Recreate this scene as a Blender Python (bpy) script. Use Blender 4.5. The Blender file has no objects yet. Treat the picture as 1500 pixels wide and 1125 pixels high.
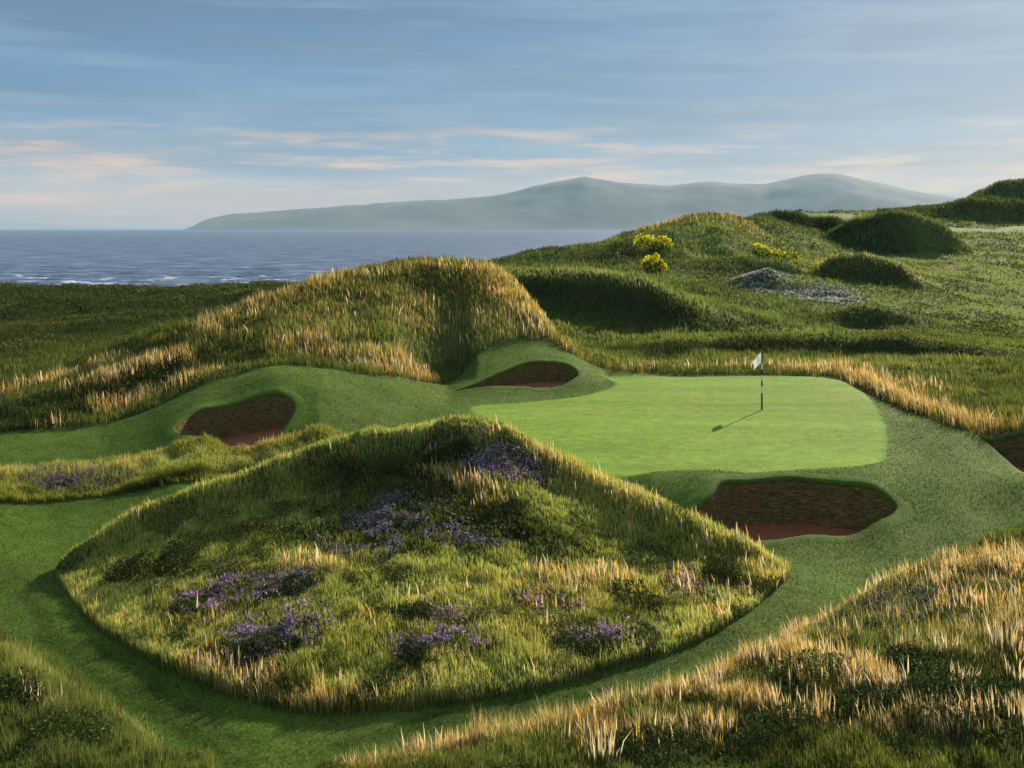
import bpy, math, random
import numpy as np
from mathutils import Vector

random.seed(7)
rng = np.random.default_rng(11)
scene = bpy.context.scene
COL = scene.collection

# ------------------------------------------------------------------ camera
F, HZ, CX, H = 1608.0, 334.0, 750.0, 6.9        # focal length and horizon in pixels of a 1500 px picture, eye height
cam_d = bpy.data.cameras.new('camera')
cam = bpy.data.objects.new('camera', cam_d)
COL.objects.link(cam)
cam.location = (0, 0, H)
cam.rotation_euler = (math.radians(90), 0, 0)
cam_d.sensor_width = 36.0
cam_d.lens = 36.0 * F / 1500.0
cam_d.shift_y = -(562.5 - HZ) / 1500.0
cam_d.clip_start = 0.1
cam_d.clip_end = 60000
scene.camera = cam


def P(px, py, Y):
    return ((px - CX) * Y / F, Y, H - (py - HZ) * Y / F)


def Q(px, py, Z):
    Y = (H - Z) * F / (py - HZ)
    return ((px - CX) * Y / F, Y, Z)


# ------------------------------------------------------------------ noise
def vnoise(x, y, seed=0):
    xi = np.floor(x).astype(np.int64); yi = np.floor(y).astype(np.int64)
    xf = x - xi; yf = y - yi
    u = xf * xf * (3 - 2 * xf); v = yf * yf * (3 - 2 * yf)

    def h(a, b):
        n = (a * 374761393 + b * 668265263 + seed * 974634321) & 0xffffffff
        n = ((n ^ (n >> 13)) * 1274126177) & 0xffffffff
        n = n ^ (n >> 16)
        return (n & 0xffff) / 65535.0
    a = h(xi, yi); b = h(xi + 1, yi); c = h(xi, yi + 1); d = h(xi + 1, yi + 1)
    return (a * (1 - u) + b * u) * (1 - v) + (c * (1 - u) + d * u) * v


def fbm(x, y, scale, seed=0, octs=4):
    s = 0; amp = 1; tot = 0
    x = np.asarray(x, float) / scale; y = np.asarray(y, float) / scale
    for i in range(octs):
        s = s + amp * vnoise(x + 17.3 * i, y - 9.1 * i, seed + i * 13)
        tot += amp; amp *= 0.55; x = x * 2.03; y = y * 2.03
    return s / tot


def sstep(a, b, x):
    t = np.clip((x - a) / (b - a), 0, 1)
    return t * t * (3 - 2 * t)


# ------------------------------------------------------------------ plan geometry
def seg_dist(x, y, pts):
    """distance, interpolated index and signed side of points to an open polyline"""
    best = np.full(x.shape, 1e9); par = np.zeros(x.shape); side = np.zeros(x.shape)
    for i in range(len(pts) - 1):
        ax, ay = pts[i][0], pts[i][1]; bx, by = pts[i + 1][0], pts[i + 1][1]
        dx, dy = bx - ax, by - ay
        L2 = dx * dx + dy * dy + 1e-12
        t = np.clip(((x - ax) * dx + (y - ay) * dy) / L2, 0, 1)
        d = np.hypot(x - ax - t * dx, y - ay - t * dy)
        m = d < best
        best = np.where(m, d, best); par = np.where(m, i + t, par)
        side = np.where(m, ((x - ax) * dy - (y - ay) * dx) / (math.sqrt(L2) * (d + 1e-6)), side)
    return best, par, side


def poly_sd(x, y, poly):
    """signed distance to a closed polygon, negative inside"""
    d = np.full(x.shape, 1e9); inside = np.zeros(x.shape, bool)
    n = len(poly)
    for i in range(n):
        ax, ay = poly[i][0], poly[i][1]; bx, by = poly[(i + 1) % n][0], poly[(i + 1) % n][1]
        dx, dy = bx - ax, by - ay
        t = np.clip(((x - ax) * dx + (y - ay) * dy) / (dx * dx + dy * dy + 1e-12), 0, 1)
        d = np.minimum(d, np.hypot(x - ax - t * dx, y - ay - t * dy))
        c = ((ay > y) != (by > y)) & (x < (bx - ax) * (y - ay) / (by - ay + 1e-15) + ax)
        inside ^= c
    return np.where(inside, -d, d)


def smooth_closed(pts, n):
    """Catmull-Rom resample of a closed plan polygon"""
    p = np.array([(a[0], a[1]) for a in pts], float); m = len(p); out = []
    for i in range(m):
        p0, p1, p2, p3 = p[i - 1], p[i], p[(i + 1) % m], p[(i + 2) % m]
        for t in np.linspace(0, 1, 24, endpoint=False):
            out.append(0.5 * (2 * p1 + (p2 - p0) * t + (2 * p0 - 5 * p1 + 4 * p2 - p3) * t * t
                              + (3 * p1 - p0 - 3 * p2 + p3) * t ** 3))
    out = np.array(out)
    seg = np.hypot(*(np.roll(out, -1, 0) - out).T)
    cum = np.concatenate([[0], np.cumsum(seg)])
    ext = np.vstack([out, out[:1]])
    s = np.linspace(0, cum[-1], n, endpoint=False)
    return np.stack([np.interp(s, cum, ext[:, 0]), np.interp(s, cum, ext[:, 1])], 1)


# ------------------------------------------------------------------ the lie of the land
BASE = [
    (0, 3, -1.2), (-8, 7, -1.2), (8, 7, -1.0), (0, 12, -1.2), (-14, 12, -1.0), (14, 12, -0.9),
    Q(350, 1100, -1.15), Q(620, 1065, -1.15), Q(900, 1005, -1.12), Q(1100, 925, -1.1), Q(1200, 860, -1.0),
    Q(1330, 790, -.85), Q(1450, 745, -.72), Q(1620, 720, -.65), Q(1900, 720, -.65),
    Q(40, 850, -1.05), Q(60, 950, -1.1), Q(150, 990, -1.1), Q(0, 790, -1.0), Q(-200, 790, -1.0), Q(-500, 790, -1.0),
    Q(200, 738, -.92), Q(60, 755, -.98), Q(330, 697, -.72), Q(400, 673, -.5), Q(500, 645, -.2),
    (-3, 21, -1.1), (-3, 25, -1.0), (0, 28.5, -.7), (-5, 30, -.6), (3, 29, -.6), (6, 25.5, -1.0),
    Q(560, 610, 0), Q(620, 600, 0), Q(700, 600, 0), Q(740, 640, 0), Q(900, 560, 0), Q(1050, 560, 0), Q(1200, 560, 0), Q(1290, 620, 0),
    Q(1270, 675, 0), Q(1100, 685, 0), Q(930, 680, -.02), Q(1000, 620, 0), Q(1150, 620, 0), Q(820, 620, 0), Q(830, 660, 0),
    Q(1040, 714, -.16), Q(1150, 701, -.1), Q(1240, 707, -.12), Q(1290, 722, -.24), Q(1315, 742, -.5), Q(1250, 776, -.85),
    Q(1130, 791, -.92), Q(1050, 785, -.92), Q(960, 720, -.25), Q(980, 760, -.7), Q(1390, 720, -.4), Q(1350, 660, -.04),
    Q(1420, 655, 0), Q(1500, 700, -.32), Q(1600, 690, -.25), Q(1600, 640, .1), Q(1450, 600, .1),
    Q(100, 640, 0), Q(200, 630, .05), Q(0, 656, -.05), Q(-200, 656, -.05), Q(-500, 650, -.1),
    Q(300, 660, -.15), Q(430, 632, -.05),
    P(700, 572, 47), P(800, 560, 49), P(1465, 664, 34.8), P(1505, 692, 33), P(1550, 714, 31.6), P(1445, 640, 36.2), P(1510, 648, 35.4), P(1570, 660, 34.6), P(900, 546, 52), P(1000, 544, 54), P(1150, 541, 54), P(1300, 560, 51), P(1400, 580, 48),
    P(1550, 580, 48), P(1100, 517, 61), P(900, 510, 64), P(1300, 517, 61), P(1450, 520, 60), P(1600, 520, 60), P(1900, 500, 65),
    P(300, 520, 55), P(450, 490, 68), P(0, 520, 57), P(-200, 520, 57), P(-500, 500, 62),
    P(0, 460, 85), P(-300, 460, 85), P(200, 455, 88), P(400, 450, 90), P(-600, 450, 90),
    P(0, 424, 121), P(200, 429, 115), P(400, 422, 121), P(-300, 424, 121), P(-600, 424, 121), P(550, 425, 115),
    (-60, 133, -3), (-25, 131, -3), (-95, 133, -3), (-8, 133, -2.5), (-40, 150, -7.5), (-100, 150, -7.5), (0, 150, -7), (10, 170, -5),
    P(640, 400, 90), P(720, 389, 99), P(800, 373, 105), P(900, 356, 110), P(950, 341, 114), P(990, 326, 118), P(1060, 320, 122),
    P(1130, 318, 135), P(1050, 345, 108), P(960, 372, 100), P(880, 392, 92), P(800, 400, 90),
    (5, 135, 1), (14, 140, 3.5), (24, 150, 5),
    P(1000, 470, 72), P(1150, 490, 70), P(1250, 490, 70), P(1450, 480, 72), P(1600, 480, 72), P(1450, 430, 92), P(1600, 430, 92), P(1900, 420, 95),
    P(1050, 420, 86), P(1130, 432, 83), P(1200, 452, 78), P(1300, 425, 88), P(1400, 400, 110), P(1550, 400, 110), P(1040, 395, 95),
    P(1150, 395, 100), P(1250, 418, 90), P(1150, 360, 120), P(1250, 362, 126), P(1400, 365, 138), P(1550, 365, 138), P(1900, 360, 140),
    P(1200, 330, 152), P(1350, 345, 150), P(1480, 342, 162), P(1650, 340, 165), P(1200, 311, 190), P(1160, 314, 180), P(1390, 336, 172),
    P(1300, 318, 185), P(1450, 324, 200), P(1600, 320, 205), P(1900, 320, 205),
    (60, 260, 7), (110, 280, 9), (170, 300, 9), (30, 260, -4), (0, 240, -8), (-60, 260, -9), (-150, 250, -9), (100, 400, -9), (0, 420, -9), (220, 420, -9), (-200, 420, -9),
]
BA = np.array(BASE)
KU = 2.0
bq = np.stack([BA[:, 0] / BA[:, 1] * KU, np.log(BA[:, 1])], 1)
_d = np.hypot(bq[:, None, 0] - bq[None, :, 0], bq[:, None, 1] - bq[None, :, 1])
_n = len(bq)
_K = np.sqrt(_d ** 2 + 0.0016)                      # multiquadric with a small rounding radius
_A = np.zeros((_n + 1, _n + 1)); _A[:_n, :_n] = -_K + np.eye(_n) * -0.002; _A[:_n, _n] = 1; _A[_n, :_n] = 1
_w = np.linalg.solve(_A, np.concatenate([BA[:, 2], [0]]))


def base_z(x, y):
    sh = np.shape(x); x = np.ravel(x); y = np.ravel(y)
    u = x / y * KU; v = np.log(y); out = np.full(x.shape, _w[_n])
    for i in range(_n):
        out -= _w[i] * np.sqrt((u - bq[i, 0]) ** 2 + (v - bq[i, 1]) ** 2 + 0.0016)
    return out.reshape(sh)


def bell(t):
    t = np.clip(t, 0, 1)
    return (1 - t * t) ** 2


_pt = np.array([0, .05, .12, .20, .30, .42, .60, .80, .92, .97, 1.0])
_pv = np.array([1, .985, .89, .74, .58, .48, .355, .23, .15, .09, 0])


def mound_profile(t):
    return np.interp(np.clip(t, 0, 1), _pt, _pv)


def hump_profile(t):
    return 1 - sstep(0.16, 1.0, np.clip(t, 0, 1))


_lt = np.linspace(0, 1, 101)
_lv = np.convolve(np.pad(1 - np.clip((_lt - .07) / .86, 0, 1), 12, mode='edge'), np.hanning(27)[1:-1] / np.hanning(27)[1:-1].sum(), 'valid')


def line_profile(t):
    return np.interp(np.clip(t, 0, 1), _lt, (_lv - _lv[-1]) / (_lv[0] - _lv[-1]))


def plateau(t):
    t = np.clip(t, 0, 1)
    return 1 - sstep(0.25, 1.0, t)


# name: crest (pixel x, pixel y, depth), width to the camera side, width behind, kind of turf, profile
RIDGES = {
    'mound': ([(128, 803, 25.6), (180, 762, 26.3), (300, 713, 27.3), (450, 666, 28.2), (560, 636, 28.6), (660, 619, 28.6), (730, 632, 28.4),
               (800, 668, 28), (900, 714, 27), (1000, 756, 26), (1100, 797, 25.5), (1150, 838, 25.1)],
              [1.0, 4.2, 7.6, 9.6, 10.2, 10.0, 9.6, 8.8, 7.0, 5.0, 2.4, .7], [.8, 1.4, 2.0, 2.6, 3, 3, 3, 3, 2.6, 2.0, 1.2, .6], 'rough', mound_profile),
    'berm': ([(-250, 712, 30.5), (-120, 706, 31.5), (0, 700, 32), (150, 692, 33), (300, 674, 34.3), (420, 657, 35.6), (470, 660, 36.2)],
             1.5, .9, 'rough', bell),
    'hump': ([(60, 642, 37.2), (140, 622, 38), (230, 593, 39.5), (300, 562, 41), (400, 534, 42), (470, 538, 43), (560, 553, 45), (650, 572, 46.5), (700, 581, 47)],
             [3, 4, 5.0, 5.8, 6.4, 6.6, 6, 4.5, 3], 4, 'mown', hump_profile),
    'bank': ([(650, 566, 48.3), (725, 528, 50.2), (785, 511, 51.4), (835, 517, 51.4), (885, 545, 51.2)], 5.6, 3.0, 'mown', bell),
    'dune': ([(285, 482, 49), (330, 462, 51), (400, 436, 54), (500, 402, 59), (600, 386, 62), (690, 386, 62), (740, 406, 60), (790, 462, 56.5), (815, 500, 54), (860, 541, 52.3)],
             [5, 8, 11, 13, 15, 13.5, 10.5, 7, 4, 1.5], 9, 'rough', line_profile),
    'ridge_far': ([(-250, 610, 42), (-100, 597, 44), (0, 576, 46), (100, 546, 48.5), (165, 528, 50), (215, 522, 51)], 2.6, 3, 'rough', bell),
    'ridge_near': ([(20, 606, 40), (100, 570, 41.5), (200, 536, 44), (270, 514, 46), (310, 480, 49)], 3.2, 3, 'rough', bell),
    'dune_dark': ([(640, 405, 80), (715, 398, 77), (760, 402, 76), (850, 395, 75), (940, 406, 74), (1000, 431, 73), (1060, 457, 72), (1150, 479, 71)],
                  5.0, 8, 'rough', bell),
    'scrub': ([(800, 384, 101), (870, 370, 104), (935, 357, 108)], 4, 4, 'rough', bell),
    'knoll': ([(1268, 320, 130), (1285, 312, 130), (1312, 309, 130), (1345, 317, 130), (1366, 328, 130)], 4.6, 6, 'rough', bell),
    'hummock_a': ([(1180, 405, 94), (1225, 378, 95), (1270, 372, 95), (1310, 381, 95), (1355, 407, 94)], 3.6, 6, 'rough', bell),
    'hummock_b': ([(1050, 428, 88), (1085, 407, 88), (1125, 395, 88), (1165, 411, 88)], 3.6, 5, 'rough', bell),
    'hummock_d': ([(1180, 470, 74), (1265, 443, 75), (1330, 450, 75), (1405, 478, 74)], 2.9, 4, 'rough', bell),
    'hummock_e': ([(860, 510, 62.5), (1000, 504, 62), (1130, 498, 62), (1300, 496, 62), (1450, 512, 61)], 1.8, 3, 'rough', bell),
    'hummock_f': ([(1200, 450, 80), (1330, 432, 84), (1395, 452, 84)], 3.2, 4, 'rough', bell),
    'hummock_g': ([(985, 395, 95), (1040, 385, 96), (1100, 381, 97), (1140, 388, 97)], 3.2, 5, 'rough', bell),
    'hummock_h': ([(1085, 322, 140), (1150, 317, 142), (1215, 322, 142)], 3.5, 6, 'rough', bell),
    'fringe': ([(1150, 548, 52.5), (1250, 556, 50.5), (1320, 586, 45), (1380, 612, 41), (1440, 628, 37.2), (1500, 631, 36.2), (1600, 633, 36)], 1.3, 3.0, 'rough', bell),
    'left_rough': ([(-400, 975, 17), (-150, 975, 17), (0, 1008, 16.4), (120, 1075, 15.1), (210, 1150, 13.6)], 9, [4.8, 4.6, 4.0, 2.8, 2.2], 'rough', bell),
    'right_rough': ([(480, 1160, 15), (650, 1132, 15.9), (850, 1090, 17), (1000, 1040, 18.1), (1100, 994, 19), (1200, 932, 20), (1300, 872, 21.2), (1400, 824, 22.7), (1500, 783, 24.2), (1600, 757, 25), (1900, 755, 25.5)],
                    11, [.8, .9, 1.0, 1.2, 1.4, 1.7, 2.2, 2.6, 3.0, 3.6, 4], 'rough', plateau),
    'far_mound': ([(1360, 308, 200), (1400, 297, 200), (1450, 292, 200), (1540, 296, 200), (1700, 296, 200)], 9, 12, 'rough', bell),
    'far_hill': ([(1400, 304, 235), (1430, 284, 235), (1465, 271, 235), (1510, 265, 235), (1600, 262, 235), (1800, 270, 235)], 14, 25, 'rough', bell),
}
SPUR = [(690, 645, 28.0), (740, 705, 26.6), (800, 765, 25.2), (850, 805, 24.2)]


FOOT = smooth_closed([Q(80, 832, -1.05), Q(98, 872, -1.05), Q(135, 915, -1.05), Q(205, 965, -1.08), Q(300, 1012, -1.1), Q(400, 1042, -1.1), Q(480, 1050, -1.1), Q(580, 1046, -1.1),
                      Q(700, 1032, -1.1), Q(800, 1013, -1.1), Q(900, 985, -1.1), Q(1000, 950, -1.1), Q(1090, 902, -1.08), Q(1140, 865, -1.05), Q(1160, 840, -1.05),
                      (6.5, 26.0), (5.6, 27.9), (3.2, 29.9), (0, 31.1), (-3, 31.4), (-6, 30.5), (-8.8, 28.5), (-10.2, 26.9)], 160)


names = list(RIDGES)


def terrain(x, y):
    """height, rough weight (0 mown .. 1), index of the ridge a point belongs to (-1 none), bump share"""
    b = base_z(x, y)
    acc = np.zeros(x.shape); rough = np.zeros(x.shape); kept = np.zeros(x.shape); bm_sh = np.zeros(x.shape); own = np.full(x.shape, -1); ownv = np.full(x.shape, 0.06)
    hs = []
    for k, (name, (pts, wf, wb, turf, prof)) in enumerate(RIDGES.items()):
        c = [P(*p) for p in pts]
        cz = np.array([p[2] for p in c])
        cb = base_z(np.array([p[0] for p in c]), np.array([p[1] for p in c]))
        n = np.arange(len(c))
        wfl = wf if isinstance(wf, list) else [wf] * len(c); wbl = wb if isinstance(wb, list) else [wb] * len(c)
        reach = max(max(wfl), max(wbl)) + 1.5
        cx = np.array([p[0] for p in c]); cy = np.array([p[1] for p in c])
        bx = (x > cx.min() - reach) & (x < cx.max() + reach) & (y > cy.min() - reach) & (y < cy.max() + reach)
        if not bx.any():
            continue
        xb, yb = x[bx], y[bx]
        ub = xb / yb; cu = cx / cy
        # crest depth, height and widths as smooth functions of the bearing
        tu_ = np.linspace(cu[0], cu[-1], 400); w_ = max(3, int(400 / len(c) * .9)) | 1
        kern = np.hanning(w_ + 2)[1:-1]; kern /= kern.sum()

        def table(vals):
            return np.convolve(np.pad(np.interp(tu_, cu, vals), w_ // 2, mode='reflect', reflect_type='odd'), kern, 'valid')
        yc = np.interp(ub, tu_, table(cy)); hb = np.interp(ub, tu_, np.maximum(table(cz - cb), 0))
        wfa = np.interp(ub, tu_, np.maximum(table(wfl), .3)); wba = np.interp(ub, tu_, np.maximum(table(wbl), .3))
        xc = tu_ * table(cy); dy_ = np.gradient(table(cy), xc)
        cs = np.interp(ub, tu_, np.convolve(np.pad(1 / np.sqrt(1 + dy_ ** 2), w_ // 2, mode='edge'), kern, 'valid'))
        dd = (yc - yb) * np.maximum(cs, .8)
        out = np.maximum(np.maximum(cu[0] - ub, ub - cu[-1]), 0) * yb
        we = np.where(ub < 0.5 * (cu[0] + cu[-1]), .5 * (wfl[0] + wbl[0]), .5 * (wfl[-1] + wbl[-1]))
        shb = np.where(dd > 0, prof(dd / wfa), bell(-dd / wba)) * bell(out / we)
        if name == 'mound':                         # the foot of the big mound is drawn in plan
            ss = np.linspace(0, 1, 40); px_ = np.interp(ss, np.linspace(0, 1, 400), xc); py_ = np.interp(ss, np.linspace(0, 1, 400), table(cy))
            d, _, side = seg_dist(xb, yb, list(zip(px_, py_)))
            sw = sstep(-.8, .8, side)
            df = np.maximum(-poly_sd(xb, yb, FOOT), 0)
            t = d / (d + df + 1e-6)
            shb = np.where(df > 0, prof(t) * sw + bell(t) * (1 - sw), 0)
        hh = np.zeros(x.shape); sh = np.zeros(x.shape); hh[bx] = hb; sh[bx] = shb
        hk = hh * sh
        if turf == 'rough':
            rough = np.maximum(rough, sstep(0.0, 0.05, sh))
            if name in ('mound', 'berm'):
                kept = np.maximum(kept, sstep(0.0, 0.05, sh))
            if name == 'berm':
                bm_sh = sh
        hs.append(hk)
        m = sh > ownv
        own = np.where(m & (hk > acc * 0.8), k, own); ownv = np.where(m & (hk > acc * 0.8), sh, ownv)
        lo = np.minimum(acc, hk); kk = np.clip(lo * 2, 1e-6, .4)
        q = np.maximum(kk - np.abs(acc - hk), 0) / kk
        acc = np.maximum(acc, hk) + q * q * kk / 4
    z = b + acc
    d, par, side = seg_dist(x, y, [P(*p) for p in SPUR])
    z = z + 0.26 * np.interp(par, [0, 1, 2, 3], [.4, 1, 1, .3]) * bell(d / 1.35)
    own = np.where((bm_sh > .04) & (own != names.index('mound')), names.index('berm'), own)
    return z, rough, own, kept


# ------------------------------------------------------------------ plan outlines
GREEN = smooth_closed([Q(*a) for a in [(885, 552, 0), (1000, 552, 0), (1120, 551, 0), (1215, 554, 0), (1262, 572, 0), (1290, 608, 0), (1300, 645, 0), (1284, 676, 0), (1200, 685, 0),
                                       (1080, 688, 0), (960, 690, 0), (880, 688, 0), (800, 664, 0), (730, 622, 0), (690, 596, 0), (760, 590, 0), (850, 580, 0), (905, 564, 0)]], 200)
MOWN = [P(-500, 690, 35), P(-200, 682, 35.5), P(0, 662, 36.3), P(120, 630, 37.3), P(230, 592, 39.2), P(300, 559, 40.7), P(400, 532, 42), P(470, 535, 43), P(560, 551, 45),
        P(612, 553, 47.2), P(680, 525, 49.5), P(740, 497, 52), P(800, 500, 53.5), P(865, 543, 52.5), P(900, 550, 51.7), P(1130, 549, 51.8), P(1215, 552, 51.5),
        P(1270, 572, 47), P(1330, 602, 41.5), P(1395, 630, 37.6), P(1425, 641, 36.6), P(1480, 642, 36), P(1600, 646, 35.5), P(1900, 690, 33),
         Q(1900, 745, -.7), Q(1500, 775, -.75), Q(1400, 815, -.9), Q(1300, 862, -1.05), Q(1200, 922, -1.1), Q(1130, 965, -1.1), Q(1000, 1016, -1.1), Q(800, 1068, -1.1),
         Q(600, 1102, -1.1), Q(480, 1138, -1.1), Q(430, 1300, -1.1), Q(320, 1300, -1.1), Q(305, 1150, -1.1), Q(240, 1098, -1.1), Q(150, 1030, -1.1), Q(60, 972, -1.1), Q(0, 932, -1.1), Q(-150, 872, -1.1), Q(-500, 860, -1.1)]
BUNKERS = {
    'front': [Q(1038, 722, -.22), Q(1060, 707, -.14), Q(1120, 700, -.1), Q(1180, 700, -.1), Q(1240, 707, -.13), Q(1290, 721, -.25), Q(1315, 740, -.5), Q(1304, 762, -.74),
              Q(1258, 778, -.87), Q(1190, 784, -.9), Q(1130, 790, -.92), Q(1060, 792, -.95), Q(1005, 772, -.8), Q(1012, 742, -.45)],
    'left': [P(253, 649, 36), P(262, 630, 36.6), P(290, 605, 37.5), P(330, 588, 38.1), P(380, 575, 38.7), P(412, 573, 38.8), P(431, 585, 38.4), P(431, 603, 37.7),
             P(416, 625, 36.8), P(392, 641, 36.1), P(330, 653, 35.6), P(275, 660, 35.4)],
    'back': [P(664, 579, 46.1), P(696, 570, 46.8), P(740, 546, 48.2), P(775, 528, 49.2), P(808, 526, 49.5), P(835, 534, 49.3), P(848, 546, 48.6), P(840, 557, 47.8),
             P(815, 565, 46.9), P(760, 574, 46.3), P(715, 579, 46.0)],
    'right': [P(1428, 642, 36.4), P(1445, 640, 36.0), P(1475, 635, 36.2), P(1512, 641, 36.0), P(1560, 654, 35.0), P(1590, 690, 32.6), P(1550, 712, 31.6), P(1505, 692, 32.9), P(1465, 662, 34.8)],
}
BSM = {k: smooth_closed(v, 160) for k, v in BUNKERS.items()}

# ------------------------------------------------------------------ terrain grid: fan of columns, rows spaced by ratio
NU, NV = 760, 860
US = np.linspace(-0.86, 0.86, NU)
LV = np.linspace(math.log(3.0), math.log(420.0), NV)
UU, VV = np.meshgrid(US, LV)
GY = np.exp(VV); GX = UU * GY
GZ, GR, GO, GS = terrain(GX, GY)
sd_mown = poly_sd(GX, GY, MOWN)
sd_green = poly_sd(GX, GY, GREEN)
edge_n = (fbm(GX, GY, 1.1, 3) - .5) * 0.5
rough = np.maximum(GR, sstep(-0.12, 0.12, sd_mown + edge_n * .5))
mown_ridge = np.zeros_like(rough)
# inside the mown sheet only the big mound and the berm carry rough
rough = np.where(sd_mown < 0, np.maximum(GS, sstep(-0.12, 0.12, sd_mown + edge_n * .5)), rough)
STRIPS = [[P(1375, 340, 160), P(1600, 341, 160), P(1900, 340, 160), P(1900, 322, 186), P(1600, 323, 186), P(1390, 326, 182)],
          [P(1150, 322, 160), P(1240, 320, 162), P(1262, 309, 186), P(1150, 312, 184)]]
for q_ in STRIPS:
    rough = rough * sstep(-1.5, 1.5, poly_sd(GX, GY, q_))
greenw = 1 - sstep(-0.22, 0.22, sd_green + edge_n * 0.4)
# hummocks of the rough, gentle roll of the mown turf
far = np.clip(GY / 60, .35, 2.5)
amp = (fbm(GX, GY, 2.6, 21, 4) - .5) * 0.42 + (fbm(GX, GY, 0.8, 5, 3) - .5) * 0.16
GZ = GZ + rough * amp * np.clip(far, .5, 1.6) + (1 - rough) * (1 - greenw) * (fbm(GX, GY, 3.2, 9) - .5) * 0.10
GZ = np.where(GY > 62, GZ + (fbm(GX, GY, 9, 33, 4) - .5) * 1.7 * sstep(62, 85, GY), GZ)
# settle the green on its level
GZ = GZ * (1 - greenw) + greenw * ((GY - 41) * 0.002 - .018 * np.maximum(38 - GY, 0) - .010 * np.maximum(1.5 - GX, 0))
BSD = {k: poly_sd(GX, GY, v) for k, v in BSM.items()}
bun_sd = np.minimum.reduce(list(BSD.values()))


def grid_at(u, v, A):
    fu = np.clip((u - US[0]) / (US[1] - US[0]), 0, NU - 1.001); fv = np.clip((v - LV[0]) / (LV[1] - LV[0]), 0, NV - 1.001)
    i = fu.astype(int); j = fv.astype(int); a = fu - i; b = fv - j
    return (A[j, i] * (1 - a) + A[j, i + 1] * a) * (1 - b) + (A[j + 1, i] * (1 - a) + A[j + 1, i + 1] * a) * b


def zat(x, y):
    x = np.asarray(x, float); y = np.asarray(y, float)
    return grid_at(x / y, np.log(y), GZ)


def hit(px, py):
    """the first ground point met along a sight line"""
    u = (px - CX) / F
    vv = np.linspace(math.log(9), math.log(400), 4000)
    z = grid_at(np.full_like(vv, u), vv, GZ); y = np.exp(vv)
    below = (H - (py - HZ) / F * y) <= z
    k = int(np.argmax(below)) if below.any() else len(y) - 1
    return (u * y[k], y[k], z[k])


# sight horizon per column, to leave out grass nobody can see
elev = (GZ - H) / GY
runmax = np.maximum.accumulate(elev, axis=0)

# ------------------------------------------------------------------ materials
def new_mat(name):
    m = bpy.data.materials.new(name); m.use_nodes = True
    nt = m.node_tree; nt.nodes.clear()
    out = nt.nodes.new('ShaderNodeOutputMaterial')
    return m, nt, out


def N(nt, typ, **kw):
    n = nt.nodes.new(typ)
    for k, v in kw.items():
        if k in n.inputs.keys():
            n.inputs[k].default_value = v
        else:
            setattr(n, k, v)
    return n


def mixc(nt, fac, a, b, blend='MIX'):
    n = nt.nodes.new('ShaderNodeMix'); n.data_type = 'RGBA'; n.blend_type = blend
    for sock, v in ((n.inputs[0], fac), (n.inputs[6], a), (n.inputs[7], b)):
        if isinstance(v, bpy.types.NodeSocket):
            nt.links.new(v, sock)
        else:
            sock.default_value = v if not isinstance(v, tuple) or len(v) == 4 else (*v, 1)
    return n.outputs[2]


def mathn(nt, op, a, b=None, c=None, clamp=False):
    n = nt.nodes.new('ShaderNodeMath'); n.operation = op; n.use_clamp = clamp
    for i, v in enumerate((a, b, c)):
        if v is None:
            continue
        if isinstance(v, bpy.types.NodeSocket):
            nt.links.new(v, n.inputs[i])
        else:
            n.inputs[i].default_value = v
    return n.outputs[0]


def ramp(nt, fac, stops):
    n = nt.nodes.new('ShaderNodeValToRGB')
    el = n.color_ramp.elements
    el[0].position, el[1].position = stops[0][0], stops[-1][0]
    el[0].color = (*stops[0][1], 1); el[1].color = (*stops[-1][1], 1)
    for p, c in stops[1:-1]:
        e = el.new(p); e.color = (*c, 1)
    nt.links.new(fac, n.inputs[0])
    return n.outputs[0]


def turf_material():
    m, nt, out = new_mat('turf')
    at = N(nt, 'ShaderNodeAttribute', attribute_name='col')
    geo = N(nt, 'ShaderNodeNewGeometry')
    n1 = N(nt, 'ShaderNodeTexNoise', Scale=2.4, Detail=8.0, Roughness=0.7)
    n2 = N(nt, 'ShaderNodeTexNoise', Scale=15.0, Detail=6.0, Roughness=0.75)
    n3 = N(nt, 'ShaderNodeTexNoise', Scale=0.8, Detail=4.0, Roughness=0.6)
    for n in (n1, n2, n3):
        nt.links.new(geo.outputs['Position'], n.inputs['Vector'])
    v = mathn(nt, 'MULTIPLY_ADD', n1.outputs[0], 1.5, -0.90)
    v = mathn(nt, 'MULTIPLY_ADD', n2.outputs[0], 2.3, v)
    v = mathn(nt, 'MULTIPLY_ADD', n3.outputs[0], 0.5, v)       # about 1.25 on average
    v = mathn(nt, 'MULTIPLY', v, 0.82)
    vc = N(nt, 'ShaderNodeCombineColor')
    for i in range(3):
        nt.links.new(v, vc.inputs[i])
    c = mixc(nt, 1.0, at.outputs['Color'], vc.outputs[0], 'MULTIPLY')
    bs = N(nt, 'ShaderNodeBsdfPrincipled', Roughness=0.85)
    bs.inputs['Specular IOR Level'].default_value = 0.03
    bs.inputs['Sheen Weight'].default_value = 0.0
    nt.links.new(c, bs.inputs['Base Color'])
    bp = N(nt, 'ShaderNodeBump', Strength=0.6, Distance=0.06)
    hsum = mathn(nt, 'MULTIPLY_ADD', n2.outputs[0], 0.5, n1.outputs[0])
    nt.links.new(hsum, bp.inputs['Height']); nt.links.new(bp.outputs[0], bs.inputs['Normal'])
    nt.links.new(bs.outputs[0], out.inputs[0])
    return m


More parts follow.
